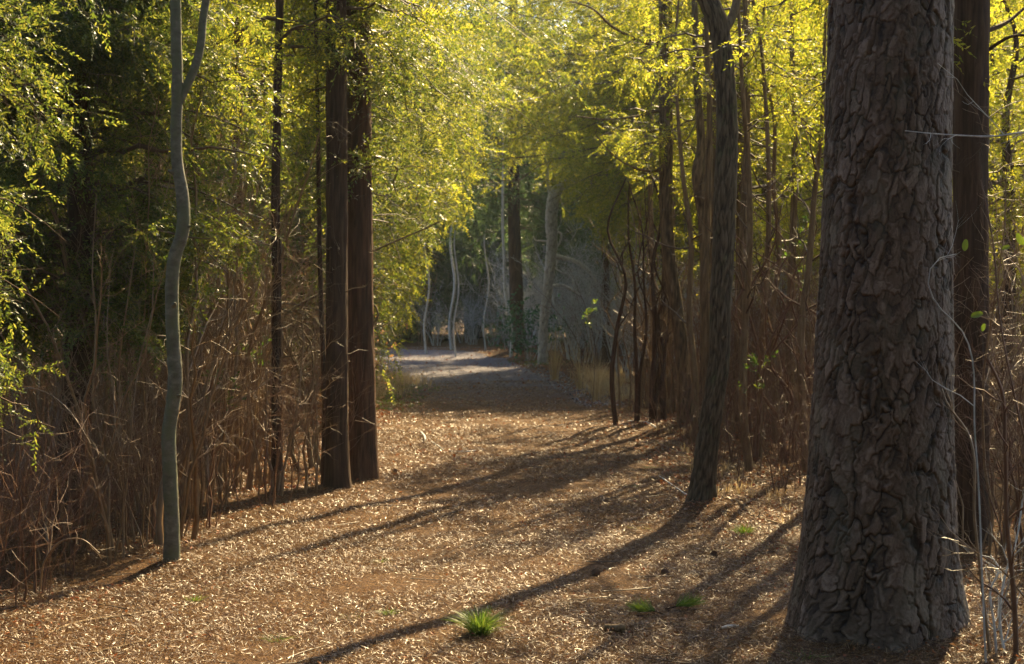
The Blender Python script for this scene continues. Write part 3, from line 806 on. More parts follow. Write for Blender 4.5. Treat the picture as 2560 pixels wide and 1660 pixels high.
for k, (x, y, H, zb, nb, lab) in enumerate([  # cedars hidden behind the pine are added to cast shadow stripes
    (3.05, 11.6, 7.0, 4.2, 26, 'thin cedar added unseen close behind the big pine to cast shadow'),
    (3.9, 13.4, 7.0, 3.9, 30, 'thin cedar added unseen a few steps behind the big pine, to the right, to cast shadow'),
    (2.55, 15.6, 6.5, 3.8, 18, 'slender pole cedar between the leaning tree and the pine, farther back'),
    (3.35, 17.0, 6.5, 3.4, 22, 'slender cedar seen between the trunks right of the path'),
    (4.3, 10.6, 7.5, 4.0, 30, 'thin dark cedar added past the right picture edge to cast shadow'),
    (2.62, 10.1, 6.2, 3.2, 14, 'slim cedar pole added as a hidden shadow caster behind the middle of the big pine'),
    (2.42, 8.9, 5.4, 3.4, 10, 'slim cedar pole added nearest behind the big pine to cast shadow'),
    (3.35, 13.0, 6.6, 2.9, 18, 'cedar pole added behind the big pine, next to the bare saplings, to cast shadow'),
    (3.75, 15.6, 6.8, 3.0, 20, 'cedar pole added deep behind the big pine to cast shadow'),
    (2.95, 12.2, 6.4, 3.0, 16, 'cedar pole added a step behind the leafless saplings to cast shadow'),
    (2.05, 19.2, 6.4, 3.6, 12, 'slender sunlit cedar pole beside the dense red brown stems'),  # slender poles from here fill the trunk group and add shadow stripes
    (2.55, 18.6, 6.8, 3.2, 14, 'slender cedar pole behind the amber trunk'),
    (2.2, 22.4, 6.8, 3.4, 14, 'slender cedar pole farthest back at the right path edge'),
    (2.9, 20.2, 6.6, 3.2, 16, 'slender cedar pole in the second row right of the path'),
    (2.0, 14.6, 5.4, 3.6, 8, 'slender cedar pole directly behind the base of the leaning tree'),
    (2.3, 20.6, 6.0, 3.2, 14, 'thin cedar just behind the arching branch tree')]):
    tr_ = [[.03 * math.sin(j * 1.7 + k), .03 * math.cos(j * 1.3 + k), -.08 + (H + .08) * j / 6, .062 * (1 - .13 * j)] for j in range(7)]
    tree('cedar_tree', lab, 'cedar tree', np.array([x, y, g1(x, y)]), tr_, M['bark_tan'], dict(zb=zb, zt=H, Lmax=1.1, nb=nb, nsub=6, nspr=3, **CD), sides=16, rings=50, seed=70 + k)

for k, (x, y, H, lab) in enumerate([  # saplings added to cast shadow stripes, also thickening the brush
    (2.25, 13.4, 5.0, 'thin leafless sapling rising behind the leaning tree, nearest to the path'),
    (2.75, 13.0, 4.6, 'thin leafless sapling close to the left flank of the big pine'),
    (2.5, 14.6, 5.2, 'crooked leafless sapling halfway between leaning tree and pine'),
    (2.05, 16.2, 5.4, 'leafless sapling next to the amber trunk'),
    (3.0, 15.8, 5.0, 'leafless sapling farther back in the right brush'),
    (2.4, 17.6, 5.6, 'tall leafless sapling behind the upright cedar with the stubby limb')]):
    rg = np.random.default_rng(900 + k)
    jx = np.cumsum(rg.normal(size=8)) * .06; jy = np.cumsum(rg.normal(size=8)) * .06
    tr_ = [[jx[j], jy[j], -.08 + (H + .08) * j / 7, .044 * (1 - .11 * j)] for j in range(8)]
    root = tree('sapling', lab, 'sapling', np.array([x, y, g1(x, y)]), tr_, M['bark_tan'], None, sides=10, rings=50, style='smooth', amp=.004, seed=90 + k, flare=.15)
    C = spline(tr_, 30); m_ = MB()
    p1, r1 = sprout(rg, C[None, :, :3], C[None, :, 3], 16, .25, 1, (.4, 1.1), (35, 75), 7, .1, .1, .4, .3)
    p2, r2 = sprout(rg, p1, r1, 5, .2, 1, (.15, .5), (25, 60), 5, .05, .1, .5, .3, 0, .3, .002)
    tubes(m_, p1, r1, 4); tubes(m_, p2, r2, 3)
    link('crown', m_.mesh('sapling_twigs', M['bark_twig']), root)

# multi stem clump, right edge
def clump(name, label, cat, cx, cy, n, hw, H, r, mt, seed, lean=.06, twigs=6, cr=None):
    rng = np.random.default_rng(seed)
    base = np.array([cx, cy, g1(cx, cy)])
    root = empty(name, base, label, cat)
    for i in range(n):
        x0, y0 = rng.uniform(-hw, hw), rng.uniform(-hw * .5, hw * .5)
        h = H * rng.uniform(.6, 1.05); rr = r * rng.uniform(.45, 1.1)
        pts = [[x0 + rng.normal() * .03 * k + rng.normal(0, lean) * k * .3, y0 + rng.normal() * .03 * k, -.05 + h * k / 5, rr * (1 - .75 * k / 5)] for k in range(6)]
        m_ = MB(); C = spline(pts, 24); tubes(m_, C[:, :3], C[:, 3], 7)
        p1, r1 = sprout(rng, C[None, :, :3], C[None, :, 3], twigs, .3, 1, (.3, .8), (25, 60), 6, .2, .1, .5, .3)
        tubes(m_, p1, r1, 4)
        p2, r2 = sprout(rng, p1, r1, 4, .2, 1, (.15, .4), (25, 60), 4, .1, .1, .6, .3)
        tubes(m_, p2, r2, 3)
        link('stem', m_.mesh('clump_stem', mt), root)
    return root
clump('multi_stem_shrub', 'dense clump of upright red brown stems beside the arching branch tree', 'shrub', 1.72, 18.9, 9, .36, 3.6, .04, M['bark_cedar'], 41)
clump('multi_stem_shrub', 'second clump of thin brown stems right of the far grassy verge', 'shrub', 1.8, 21.6, 6, .3, 3.2, .028, M['stem_tan'], 42)
clump('multi_stem_shrub', 'clump of tall forked brown stems between leaning tree and pine', 'shrub', 2.6, 14.2, 12, .4, 2.9, .024, M['stem_red'], 43, .2)
clump('multi_stem_shrub', 'cluster of stout tan stems left of the narrow dark cedar trunk', 'shrub', -2.75, 13.6, 12, .35, 3.4, .03, M['stem_tan'], 44, .1)
clump('multi_stem_shrub', 'mossy crooked stems just left of the cedar pair', 'shrub', -2.0, 13.9, 6, .3, 2.6, .03, M['bark_ridge'], 45, .3)

# ------------------------------------------------------------------ generic cedars
def gtree(seed, H, zb, Lmax, nb, mat_, bark, r=.1, spray=.3, K=9, nsub=7, nspr=4, x=None, y=None, label='', group=None, cut=True, cat='evergreen tree', name='evergreen_tree', **kw):
    rng = np.random.default_rng(seed)
    base = np.array([x, y, g1(x, y)])
    k = 7
    tr = [[rng.normal() * .05 * i * .5, rng.normal() * .05 * i * .5, -.08 + (H + .08) * i / (k - 1), r * (1 - .9 * i / (k - 1)) * (1.15 if i == 0 else 1)] for i in range(k)]
    return tree(name, label, cat, base, tr, bark, dict(zb=zb, zt=H, Lmax=Lmax, nb=nb, leafmat=mat_, barkmat=M['bark_twig'], spray=spray, K=K, nsub=nsub, nspr=nspr, cut=cut, **kw), group, sides=14, rings=36, seed=seed)

# near / middle unique trees that close the arch
LIST = [
 # x, y, H, zb, Lmax, nb, side, label
 (-3.0, 20.5, 7.3, 1.2, 3.6, 230, (0, .45), 'cedar with boughs coloured dark green for shade arching right over the path behind the trunk pair'),
 (-3.4, 25.0, 8.2, 1.0, 3.9, 250, (0, .45), 'leafy cedar whose golden bough tips frame the left side of the far gap'),
 (-4.1, 30.0, 9.5, 2.2, 3.6, 170, (0, .3), 'cedar standing on the inside of the path bend'),
 (-4.4, 16.5, 6.5, 2.4, 1.5, 40, None, 'thin crowned cedar inside the left thicket'),
 (-6.2, 21.5, 8, 2.0, 1.9, 60, None, 'broader cedar at the back of the left thicket'),
 (-6.6, 15.5, 9, 1.4, 2.2, 110, None, 'cedar behind the bushy far left cedar'),
 (-4.6, 12.2, 8, 1.8, 1.6, 90, None, 'cedar filling in behind the far left foliage'),
 (5.2, 29.0, 8.2, 1.8, 2.8, 180, (math.pi, .3), 'cedar with bright boughs hanging over the right edge of the path'),
 (3.4, 29.6, 8.2, 3.2, 3.2, 210, (math.pi, .45), 'cedar whose glowing tips frame the right side of the far gap'),
 (-4.8, 34.5, 11.5, 4.4, 4.4, 190, (0, .35), 'high crowned cedar closing the top of the leafy arch from the left'),
 (2.4, 36.5, 11.5, 4.2, 3.8, 170, (math.pi, .3), 'cedar whose upper boughs cross the top of the far gap'),
 (3.2, 33.5, 10.5, 3.6, 4.2, 210, (math.pi, .35), 'tall cedar closing the top of the leafy arch from the right'),
 (5.0, 20.5, 6.3, 2.0, 1.7, 60, None, 'yellow green cedar seen between the leaning tree and the pine'),
 (6.6, 25.5, 9, 1.6, 2.4, 130, None, 'tall cedar behind the trees right of the path'),
 (6.6, 19.5, 6.5, 1.7, 1.7, 70, None, 'low crowned cedar behind the big pine'),
 (5.3, 15.2, 5.2, 2.2, 1.3, 40, None, 'small cedar glimpsed right behind the big pine'),
 (6.8, 16.3, 6.0, 1.5, 1.7, 80, None, 'sunlit cedar at the right picture edge'),
]
for i, (x, y, H, zb, Lm, nb, sd_, lab) in enumerate(LIST):
    gtree(100 + i, H, zb, Lm, nb, M['cedar_dark'] if i == 0 else M['cedar'], M['bark_cedar'], r=.1, x=x, y=y, label=lab, side=sd_, group='cedars along the path', name='cedar_tree', cat='cedar tree', power=.6 if abs(x) < 4.2 and y > 20 else 1.1, ll=.2 if y > 20 else .18, spray=.3 if y > 20 else .27, K=10, nsub=9, nspr=6 if abs(x) < 4.2 and y > 20 else 4, gap=.25 if abs(x) < 4.2 and y > 20 else .5)  # first cedar gets the dark leaf so its boughs read as shaded

# far centre: dark evergreen with brown trunk, pale dead trees
b, t = px_trunk([(1296, 895, 46), (1292, 800, 36), (1290, 700, 34), (1286, 600, 32), (1284, 400, 28)], 43.5, [(0, 3, .16), (0, 3, .1), (0, 3, .03)])
tree('evergreen_tree', 'dark green pine with a thick brown trunk at the end of the straight path', 'evergreen tree', b, t, M['bark_cedar'],
     dict(zb=3.2, zt=13.5, Lmax=3.0, nb=170, nsub=9, nspr=6, K=9, leafmat=M['cedar_far'], barkmat=M['bark_twig'], spray=.42, cut=False, gap=.3), sides=20, rings=60, seed=61)
b, t = px_trunk([(1278, 893, 9), (1277, 800, 7), (1264, 740, 7), (1260, 640, 7), (1257, 560, 7), (1257, 490, 6), (1258, 400, 5)], 41.5, [(0, 2, .03), (.2, 2, .01)])
tree('birch_tree', 'thin pale grey trunk in front of the dark brown pine trunk', 'tree', b, t, M['bark_pale'], None, sides=12, rings=70, style='smooth', seed=62, flare=.1)
b, t = px_trunk([(1357, 890, 24), (1360, 800, 20), (1370, 720, 21), (1376, 655, 24), (1380, 600, 26), (1378, 560, 27), (1380, 520, 28), (1390, 480, 26), (1408, 462, 18), (1440, 452, 12), (1470, 470, 6)], 37, None)
bD = [br(b, 37, [(x_, y_, w_ * 1.35) for x_, y_, w_ in p_]) for p_ in [
    [(1382, 500, 8), (1372, 470, 7), (1368, 430, 6), (1378, 380, 5), (1370, 330, 3)],
    [(1392, 482, 5), (1402, 500, 4), (1408, 518, 3), (1424, 532, 2)],
    [(1388, 578, 4), (1402, 585, 4), (1400, 605, 4), (1390, 622, 3)],
    [(1372, 603, 4), (1352, 602, 3), (1338, 600, 2), (1333, 590, 1.5)],
    [(1384, 655, 5), (1384, 660, 4), (1398, 678, 3), (1416, 684, 2), (1436, 690, 1.5)],
    [(1382, 640, 11), (1410, 646, 9), (1440, 655, 8), (1465, 672, 8), (1482, 690, 6), (1494, 710, 4)],
    [(1380, 716, 6), (1400, 713, 6), (1425, 722, 5), (1450, 738, 3)],
    [(1440, 456, 5), (1470, 450, 4), (1500, 462, 3), (1520, 480, 2)],
    [(1430, 470, 4), (1460, 490, 3), (1495, 520, 2), (1520, 540, 1.5)]]]
tree('dead_tree', 'pale bleached crooked tree with bare curling branches beyond the bend', 'dead tree', b, t, M['bark_pale'], None, sides=30, rings=160, style='ridge', seed=63, flare=.15, amp=.05, branches=bD)
for (px, d, w_, lab) in [(1066, 44, 5, 'thin pale stem in the grey brush near where the path disappears'), (1130, 46, 7, 'straight tan pole in the brush beyond the bend'), (1140, 42.5, 4, 'slim grey sapling beside the tan pole beyond the bend'), (1215, 45, 4, 'faint grey sapling left of the dark pine trunk'), (1545, 33, 6, 'grey sapling in the brush right of the grass clumps')]:
    yb = 760 + 1.6 * F / d
    b, t = px_trunk([(px, yb, w_ * 1.3), (px - 6, yb - 70, w_), (px + 7, yb - 170, w_), (px - 4, 600, w_ * .8), (px + 12, 500, w_ * .5)], d, [(0, 2, .01)])
    tree('sapling', lab, 'sapling', b, t, M['stem_grey'], None, sides=8, rings=40, style='smooth', seed=int(px), flare=.1)

# background evergreens: prototypes shared by copies
protos = []
fars = []
rng = np.random.default_rng(77)
def ok_far(x, y, fars, dmin):
    if on_path(np.array([x]), np.array([y]), 1.4)[0]: return False
    return all((x - a) ** 2 + (y - b_) ** 2 > dmin ** 2 for a, b_ in fars)
spots = []
for (n, xr_, yr_, dm) in [(10, (-16, -6), (24, 38), 2.6), (14, (6, 18), (28, 40), 2.6), (16, (-16, 16), (53.5, 60), 2.5), (30, (-26, 30), (58, 70), 3.0), (9, (3.2, 14), (41, 51.5), 2.5), (22, (-50, 60), (70, 95), 5), (4, (7.5, 12), (12, 22), 2.4), (5, (-12, -7), (12, 24), 2.4)]:
    k = 0
    for _ in range(4000):
        if k >= n: break
        x, y = rng.uniform(*xr_), rng.uniform(*yr_)
        if ok_far(x, y, fars, dm):
            fars.append((x, y)); spots.append((x, y)); k += 1
def far_label(x, y):
    if y < 25: return ('evergreen at the outer edge of the wood beside the path', 'evergreens beside the thickets')
    if y < 40: return (('evergreen in the wood left of the path bend', 'evergreens left of the bend') if x < 0 else ('evergreen in the sunlit wood right of the path', 'evergreens right of the path'))
    if y < 52: return ('shadowed evergreen right of the pale dead tree', 'evergreens beyond the bend on the right')
    if y < 70.1: return ('tall evergreen in the background wood beyond the bend', 'background evergreens')
    return ('distant evergreen at the very back of the wood', 'distant evergreens')
pk = {}
for i, (x, y) in enumerate(spots):
    kind = 'n' if y < 40 else 'f'
    j = i % 4
    lab, grp = far_label(x, y)
    rz = rng.uniform(0, 6.28); s_ = rng.uniform(.85, 1.2)
    if (kind, j) not in pk:
        if kind == 'n':
            o = gtree(300 + j, 9.5, 1.0, 2.5, 150, M['cedar'], M['bark_cedar'], r=.13, x=x, y=y, label=lab, group=grp, cut=False, spray=.36, K=8, nsub=7, nspr=5, gap=.25)
        else:
            o = gtree(320 + j, 12.5, .9, 3.0, 210, M['cedar_far'], M['bark_cedar'], r=.2, x=x, y=y, label=lab, group=grp, cut=False, spray=.55, K=8, nsub=7, nspr=5, gap=.2)
        pk[(kind, j)] = o
    else:
        copy_tree(pk[(kind, j)], (x, y, g1(x, y)), rz, s_, lab, grp)

# unseen trees added behind the photographer to keep the open sky off near trunks
for (x, y, k_) in [(-5, -5, 0), (4.5, -4, 1), (-3.6, -10, 2), (3.8, -11, 3), (-8, -2, 1), (8, -1.5, 2), (0.5, -17, 0), (-7.5, -14, 3), (8, -9, 0), (-11, -8, 2), (-6.5, 2.5, 0), (6.2, 2.5, 3)]:
    copy_tree(pk[('f', k_)], (x, y, g1(x, y)), x * 2.1 + y, 1, 'unseen evergreen added behind the photographer to block sky light', 'evergreens added behind the photographer')

# ------------------------------------------------------------------ shrubs
def shrub_meshes(seed, n, H, spread, r, mt, leaves=0, lm=None, lean=14, tw=10, tw2=3, base_r=.22, k=1):
    rng = np.random.default_rng(seed)
    a = rng.uniform(0, 2 * np.pi, n); rr = np.sqrt(rng.uniform(0, 1, n)) * base_r
    p0 = np.stack([np.cos(a) * rr, np.sin(a) * rr, np.full(n, -.04)], -1)
    la = np.radians(rng.uniform(0, lean, n)); a2 = a + rng.normal(size=n) * .8
    h = H * rng.uniform(.5, 1.05, n)
    N_ = 10; s = np.linspace(0, 1, N_)
    d = np.stack([np.cos(a2) * np.sin(la), np.sin(a2) * np.sin(la), np.cos(la)], -1)
    P = p0[:, None] + d[:, None] * (h[:, None] * s)[..., None]
    w_ = np.cumsum(rng.normal(size=(n, N_, 3)), 1) * .035 * h[:, None, None] / 2.5; w_[..., 2] = 0
    P = P + w_ - w_[:, :1]
    out = (s ** 2.2)[None, :, None] * np.stack([np.cos(a2), np.sin(a2), -.3 * np.ones(n)], -1)[:, None] * (spread * rng.uniform(0, 1, n))[:, None, None]
    P += out
    R = (r * (.45 + 1.5 * rng.uniform(0, 1, n) ** 3))[:, None] * np.linspace(1, .22, N_)
    m1 = MB(); tubes(m1, P, R, 5)
    m2 = MB()
    P1, R1 = sprout(rng, P, R, tw, .25, 1, (.35, .95), (25, 65), 6, .12, .10, .5, .3, 0, .4, .0022 * k)
    tubes(m2, P1, R1, 3)
    P2, R2 = sprout(rng, P1, R1, tw2, .2, 1, (.12, .4), (25, 70), 4, .05, .1, .6, .35, 0, .3, .0016 * k)
    tubes(m2, P2, R2, 3)
    me1 = m1.mesh('shrub_stems', mt); me2 = m2.mesh('shrub_twigs', mt)
    me3 = None
    if leaves:
        m3 = MB()
        k = rng.integers(0, len(P2), leaves)
        pos, T, _ = lerp_poly(P2[k], R2[k], rng.uniform(.3, 1, (leaves, 1)))
        D = norm(T[:, 0] + rng.normal(size=(leaves, 3)) * .6 + np.array([0, 0, -.3]))
        leaflets(m3, pos[:, 0], D, rng.uniform(.05, .09, leaves), 2, rng, lw=.55, ll=.9)
        me3 = m3.mesh('shrub_leaves', lm, smooth=False)
    return me1, me2, me3
SH = {
 'tan': [shrub_meshes(500 + i, 8, 3.2, .5, .014, M['stem_tan'], tw=9) for i in range(4)],
 'pole': [shrub_meshes(550 + i, 4, 3.9, .5, .019, M['stem_tan'], tw=9, lean=9) for i in range(4)],
 'red': [shrub_meshes(510 + i, 12, 2.4, .7, .010, M['stem_red'], tw=12, tw2=4, lean=22) for i in range(4)],
 'leafy': [shrub_meshes(520 + i, 10, 2.2, .7, .010, M['stem_red'], 420, M['brown_leaf'], tw=10, tw2=4, lean=22) for i in range(2)],
 'grey': [shrub_meshes(530 + i, 12, 3.0, .9, .014, M['stem_grey'], tw=9, tw2=3, lean=20, k=2.6) for i in range(3)],
 'low': [shrub_meshes(540 + i, 12, 1.3, .2, .006, M['stem_red'], tw=6, tw2=2, lean=14, base_r=.3) for i in range(3)],
}
def put_shrub(kind, x, y, s_, rz, label, group):
    ms = SH[kind][int(prng.integers(len(SH[kind])))]
    root = empty('bare_shrub', (x, y, g1(x, y)), label, 'shrub', group)
    root.rotation_euler = (0, 0, rz); root.scale = (s_, s_, s_ * prng.uniform(.85, 1.15))
    link('stems', ms[0], root); link('twigs', ms[1], root)
    if ms[2]: link('leaves', ms[2], root)
prng = np.random.default_rng(909)
def scatter(n, xr_, yr_, kinds, dmin, cond, label, group, sc=(.8, 1.2), pad=.25):
    got = []
    for _ in range(n * 60):
        if len(got) >= n: break
        x, y = prng.uniform(*xr_), prng.uniform(*yr_)
        if on_path(np.array([x]), np.array([y]), pad)[0] or not cond(x, y): continue
        if any((x - a) ** 2 + (y - c_) ** 2 < dmin ** 2 for a, c_ in got): continue
        got.append((x, y))
        put_shrub(kinds[int(prng.integers(len(kinds)))], x, y, prng.uniform(*sc), prng.uniform(0, 6.28), label, group)
scatter(40, (-5.4, -2.45), (9.6, 15), ['tan', 'pole', 'pole', 'tan'], .33, lambda x, y: x < xl(y) - .35 and abs(x / y) < .40 and not (x / y < -.27 and y < 11.5), 'bare brown shrub in the tangled thicket left of the near path', 'bare shrubs of the left thicket')
scatter(26, (-3.4, -1.6), (8.7, 12.6), ['pole', 'tan', 'low', 'tan'], .26, lambda x, y: x < -2.20 + (y - 8.6) * .14 and not (abs(x + 2.06) < .2 and y < 8.8) and abs(x / y) < .32, 'upright golden brown shrub crowding the path edge around the forked grey tree', 'shrubs around the forked tree', (.6, 1.05), -.7)
scatter(32, (-9, -2.3), (15, 28), ['tan', 'tan', 'pole', 'red'], .5, lambda x, y: x < xl(y) - .4 and abs(x / y) < .38, 'bare brown shrub in the thicket behind the cedar pair', 'bare shrubs behind the cedar pair')
scatter(46, (2.0, 8), (11, 24), ['red', 'red', 'tan'], .42, lambda x, y: x > xr(y) + .55 and x / y < .40 and not (x < 2.3 and y < 12.5), 'bare reddish shrub in the brush right of the path', 'bare shrubs right of the path', (.75, 1.1))
scatter(14, (2.35, 4.4), (7.6, 11), ['red', 'tan'], .35, lambda x, y: x > 2.55 and x / y < .42, 'bare twiggy shrub behind and right of the big pine', 'bare shrubs beside the big pine', (.7, 1))
scatter(90, (-9, 9), (38, 54), ['grey', 'grey', 'grey', 'tan'], .5, lambda x, y: (x > xr(min(y, 45.5)) + .9 and x > -.3) or y > 49.6, 'bare grey shrub in the shaded brush beyond the bend', 'grey shrubs beyond the bend', (.7, 1.3))
scatter(46, (-14, 8), (54, 62), ['grey'], .7, lambda x, y: True, 'bare grey shrub at the back of the brush beyond the bend', 'grey shrubs at the back', (.9, 1.35))
scatter(24, (1.4, 7), (25, 38), ['grey', 'grey', 'red'], .6, lambda x, y: x > xr(y) + .9, 'bare grey shrub behind the tall dry grass clumps', 'grey shrubs behind the dry grass', (.8, 1.2))
scatter(20, (-4.4, -2.3), (6.0, 9.6), ['low'], .3, lambda x, y: x < xl(y) - .15 and abs(x / y) < .42, 'dry tan twiggy weed at the foot of the far left cedar', 'dry weeds at the left foreground edge', (.6, 1))
scatter(16, (1.6, 3.4), (9, 20), ['low'], .35, lambda x, y: x > xr(y) + .3, 'low dry twiggy weed along the right path edge', 'dry weeds along the right edge', (.5, .9))

# russet leafy shrub against the left arch
for (x, y, s_, lab) in [(-2.75, 18.6, 1.0, 'shrub holding pinkish brown dead leaves just right of the cedar pair'), (-2.7, 21.8, .9, 'shrub with russet dead leaves further along the left verge')]:
    ms = SH['leafy'][0 if s_ == 1.0 else 1]
    root = empty('leafy_shrub', (x, y, g1(x, y)), lab, 'shrub'); root.scale = (s_,) * 3
    link('stems', ms[0], root); link('twigs', ms[1], root)
    m3 = MB(); rg = np.random.default_rng(int(y * 10))
    c = rg.normal(size=(2600, 3)) * np.array([.38, .38, .75]) + np.array([0, 0, 1.15]); c = c[c[:, 2] > .05]
    leaflets(m3, c, norm(rg.normal(size=c.shape)), rg.uniform(.05, .09, len(c)), 2, rg, lw=.55, ll=.9)
    link('leaves', m3.mesh('leafy_shrub_leaves', M['brown_leaf'], smooth=False), root)

for k, (px, py, D, n, lab) in enumerate([
    (655, 850, 12.4, 60, 'bright green leafy sprig in the left thicket beside the narrow dark cedar'),
    (1900, 980, 13.2, 50, 'small green sprig low in the brush left of the big pine'),
    (2020, 590, 13.6, 60, 'green leafy sprig at the left flank of the big pine'),
    (1480, 800, 21.5, 60, 'green sprig hanging beside the upright stems at the right of the gap'),
    (560, 1010, 11.0, 40, 'faint green sprig low among the stems left of the narrow cedar')]):
    c0 = at(px, py, D); gb = np.array([c0[0], D, g1(c0[0], D)])
    root = empty('leafy_sapling', gb, lab, 'sapling')
    rg = np.random.default_rng(700 + k); hz_ = c0[2] - gb[2]
    C = spline([[0, 0, -.03, .008], [.04, .02, hz_ * .5, .006], [-.03, 0, hz_, .004], [.02, 0, hz_ + .25, .002]], 20)
    m_ = MB(); tubes(m_, C[:, :3], C[:, 3], 6); p1, r1 = sprout(rg, C[None, 12:, :3], C[None, 12:, 3], 9, 0, 1, (.12, .3), (30, 80), 5, .05, .1, .6, .3)
    tubes(m_, p1, r1, 4); link('stem', m_.mesh('sapling_stem', M['stem_tan']), root)
    t_ = rg.uniform(.2, 1, (len(p1), n // 9 + 1)); pos, T, _ = lerp_poly(p1, r1, t_); pos = pos.reshape(-1, 3); T = T.reshape(-1, 3)
    m_ = MB(); leaflets(m_, pos, norm(T + rg.normal(size=T.shape) * .6), rg.uniform(.04, .08, len(pos)), 2, rg, lw=.5, ll=.8)
    link('leaves', m_.mesh('sapling_leaves', M['vine_leaf'], smooth=False), root)

# holly shrub by the dark pine
x, y = at(1300, 880, 39)[:2]; x += .25
root = empty('holly_shrub', (x, y, g1(x, y)), 'small glossy green holly shrub below the dark pine trunk', 'shrub')
ms = SH['grey'][1]; st = link('stems', ms[0], root); st.scale = (.6, .6, .5)
rg = np.random.default_rng(8); c = rg.normal(size=(900, 3)) * np.array([.55, .3, .38]) + np.array([0, 0, .9]); c = c[c[:, 2] > .1]
c = c[vnoise(c * 3.5, 4) > .5]
m3 = MB(); leaflets(m3, c, norm(rg.normal(size=c.shape)), rg.uniform(.12, .2, len(c)), 2, rg, lw=.5, ll=.8)
link('leaves', m3.mesh('holly_leaves', M['holly'], smooth=False), root)

# ------------------------------------------------------------------ grass
def blades(rng, n, h, spread, w_, N_=7, r0=.06, bend=.6):
    a = rng.uniform(0, 2 * np.pi, n)
    rr = rng.uniform(0, r0, n)
    hh = h * rng.uniform(.45, 1.1, n)
    s = np.linspace(0, 1, N_)
    b_ = rng.uniform(.1, 1, n) * spread
    d = np.stack([np.cos(a), np.sin(a)], -1)
    P = np.zeros((n, N_, 3))
    P[..., :2] = d[:, None] * (rr[:, None] + b_[:, None] * s ** 2)[..., None]
    P[..., 2] = hh[:, None] * (s - bend * (b_ / max(spread, .01))[:, None] * .45 * s ** 3) - .01
    sd_ = np.stack([-d[:, 1], d[:, 0], np.zeros(n)], -1)
    sd_ = norm(sd_ + rng.normal(size=sd_.shape) * .4)
    ww = (w_ * rng.uniform(.6, 1.2, n))[:, None] * np.array([1, .95, .9, .8, .6, .4, .08])[None, :N_]
    V = np.stack([P - sd_[:, None] * ww[..., None], P + sd_[:, None] * ww[..., None]], 2)
    base = (np.arange(n) * N_ * 2)[:, None]; i = (np.arange(N_ - 1) * 2)[None]
    q = np.stack([base + i, base + i + 1, base + i + 3, base + i + 2], -1).reshape(-1, 4)
    return V, q
def tuft(name, px, py, n, h, spread, w_, mt, label, cat, seed, r0=.06, group=None):
    D = 1.6 * F / (py - 760)
    x = (px - 1280) / F * D
    rng = np.random.default_rng(seed)
    V, q = blades(rng, n, h, spread, w_, r0=r0)
    mb = MB(); mb.add(V, q=q)
    o = link(name, mb.mesh(name, mt, smooth=False), None, (x, D, g1(x, D) + .005))
    tag(o, label, cat, group)
    return o
GT = 'green tufts on the needle covered path'
tuft('grass_tuft', 1200, 1600, 620, .145, .17, .0019, M['grass'], 'largest bright green tuft in the middle of the near path', 'grass tuft', 1, .05, GT)
tuft('grass_tuft', 972, 1535, 110, .05, .07, .002, M['grass'], 'small green tuft left of the largest tuft', 'grass tuft', 2, .03, GT)
tuft('grass_tuft', 880, 1540, 60, .03, .09, .002, M['grass'], 'flat thin tuft left of the small green tuft', 'grass tuft', 3, .05, GT)
tuft('grass_tuft', 690, 1600, 60, .04, .09, .002, M['grass'], 'sparse tuft near the bottom edge of the path on the left', 'grass tuft', 4, .05, GT)
tuft('grass_tuft', 950, 1400, 80, .04, .08, .0025, M['grass'], 'dull green tuft lying across the dark trunk shadow', 'grass tuft', 5, .04, GT)
tuft('grass_tuft', 482, 1502, 90, .05, .06, .0022, M['grass'], 'yellow green tuft at the left edge below the forked tree', 'grass tuft', 6, .04, GT)
tuft('grass_tuft', 545, 1468, 60, .02, .10, .0028, M['grass'], 'flattened green sprig right of the forked tree base', 'grass tuft', 7, .05, GT)
tuft('grass_tuft', 1862, 1345, 160, .09, .10, .0026, M['grass'], 'dark green tuft between leaning tree base and big pine', 'grass tuft', 8, .06, GT)
tuft('grass_tuft', 1595, 1318, 60, .02, .12, .0028, M['grass'], 'low sprig beside the leaning tree shadow', 'grass tuft', 9, .05, GT)
tuft('grass_tuft', 1580, 1215, 60, .03, .10, .003, M['grass'], 'small green sprig left of the leaning tree', 'grass tuft', 10, .05, GT)
tuft('grass_tuft', 1625, 1164, 60, .03, .10, .003, M['grass'], 'farthest small sprig on the right side of the needle path', 'grass tuft', 11, .05, GT)
tuft('grass_tuft', 2020, 1655, 120, .035, .09, .002, M['grass'], 'green tuft in the pine shadow at the bottom edge', 'grass tuft', 12, .08, GT)
tuft('grass_tuft', 1800, 1385, 50, .03, .09, .0025, M['grass'], 'wispy green tuft in the sun left of the pine', 'grass tuft', 13, .05, GT)
tuft('tall_grass_clump', 1387, 950, 80, 1.35, .42, .0045, M['dry_grass'], 'upright tan clump of tall dry grass at the gravel edge', 'grass clump', 21, .10, 'tall dry grass clumps on the right verge')
tuft('tall_grass_clump', 1452, 975, 60, 1.3, .9, .0045, M['dry_grass'], 'arching feathery clump of dry grass between the other two', 'grass clump', 22, .10, 'tall dry grass clumps on the right verge')
tuft('tall_grass_clump', 1492, 1000, 70, 1.0, .55, .0045, M['dry_grass'], 'shorter straw coloured clump of grass nearest the thicket', 'grass clump', 23, .12, 'tall dry grass clumps on the right verge')
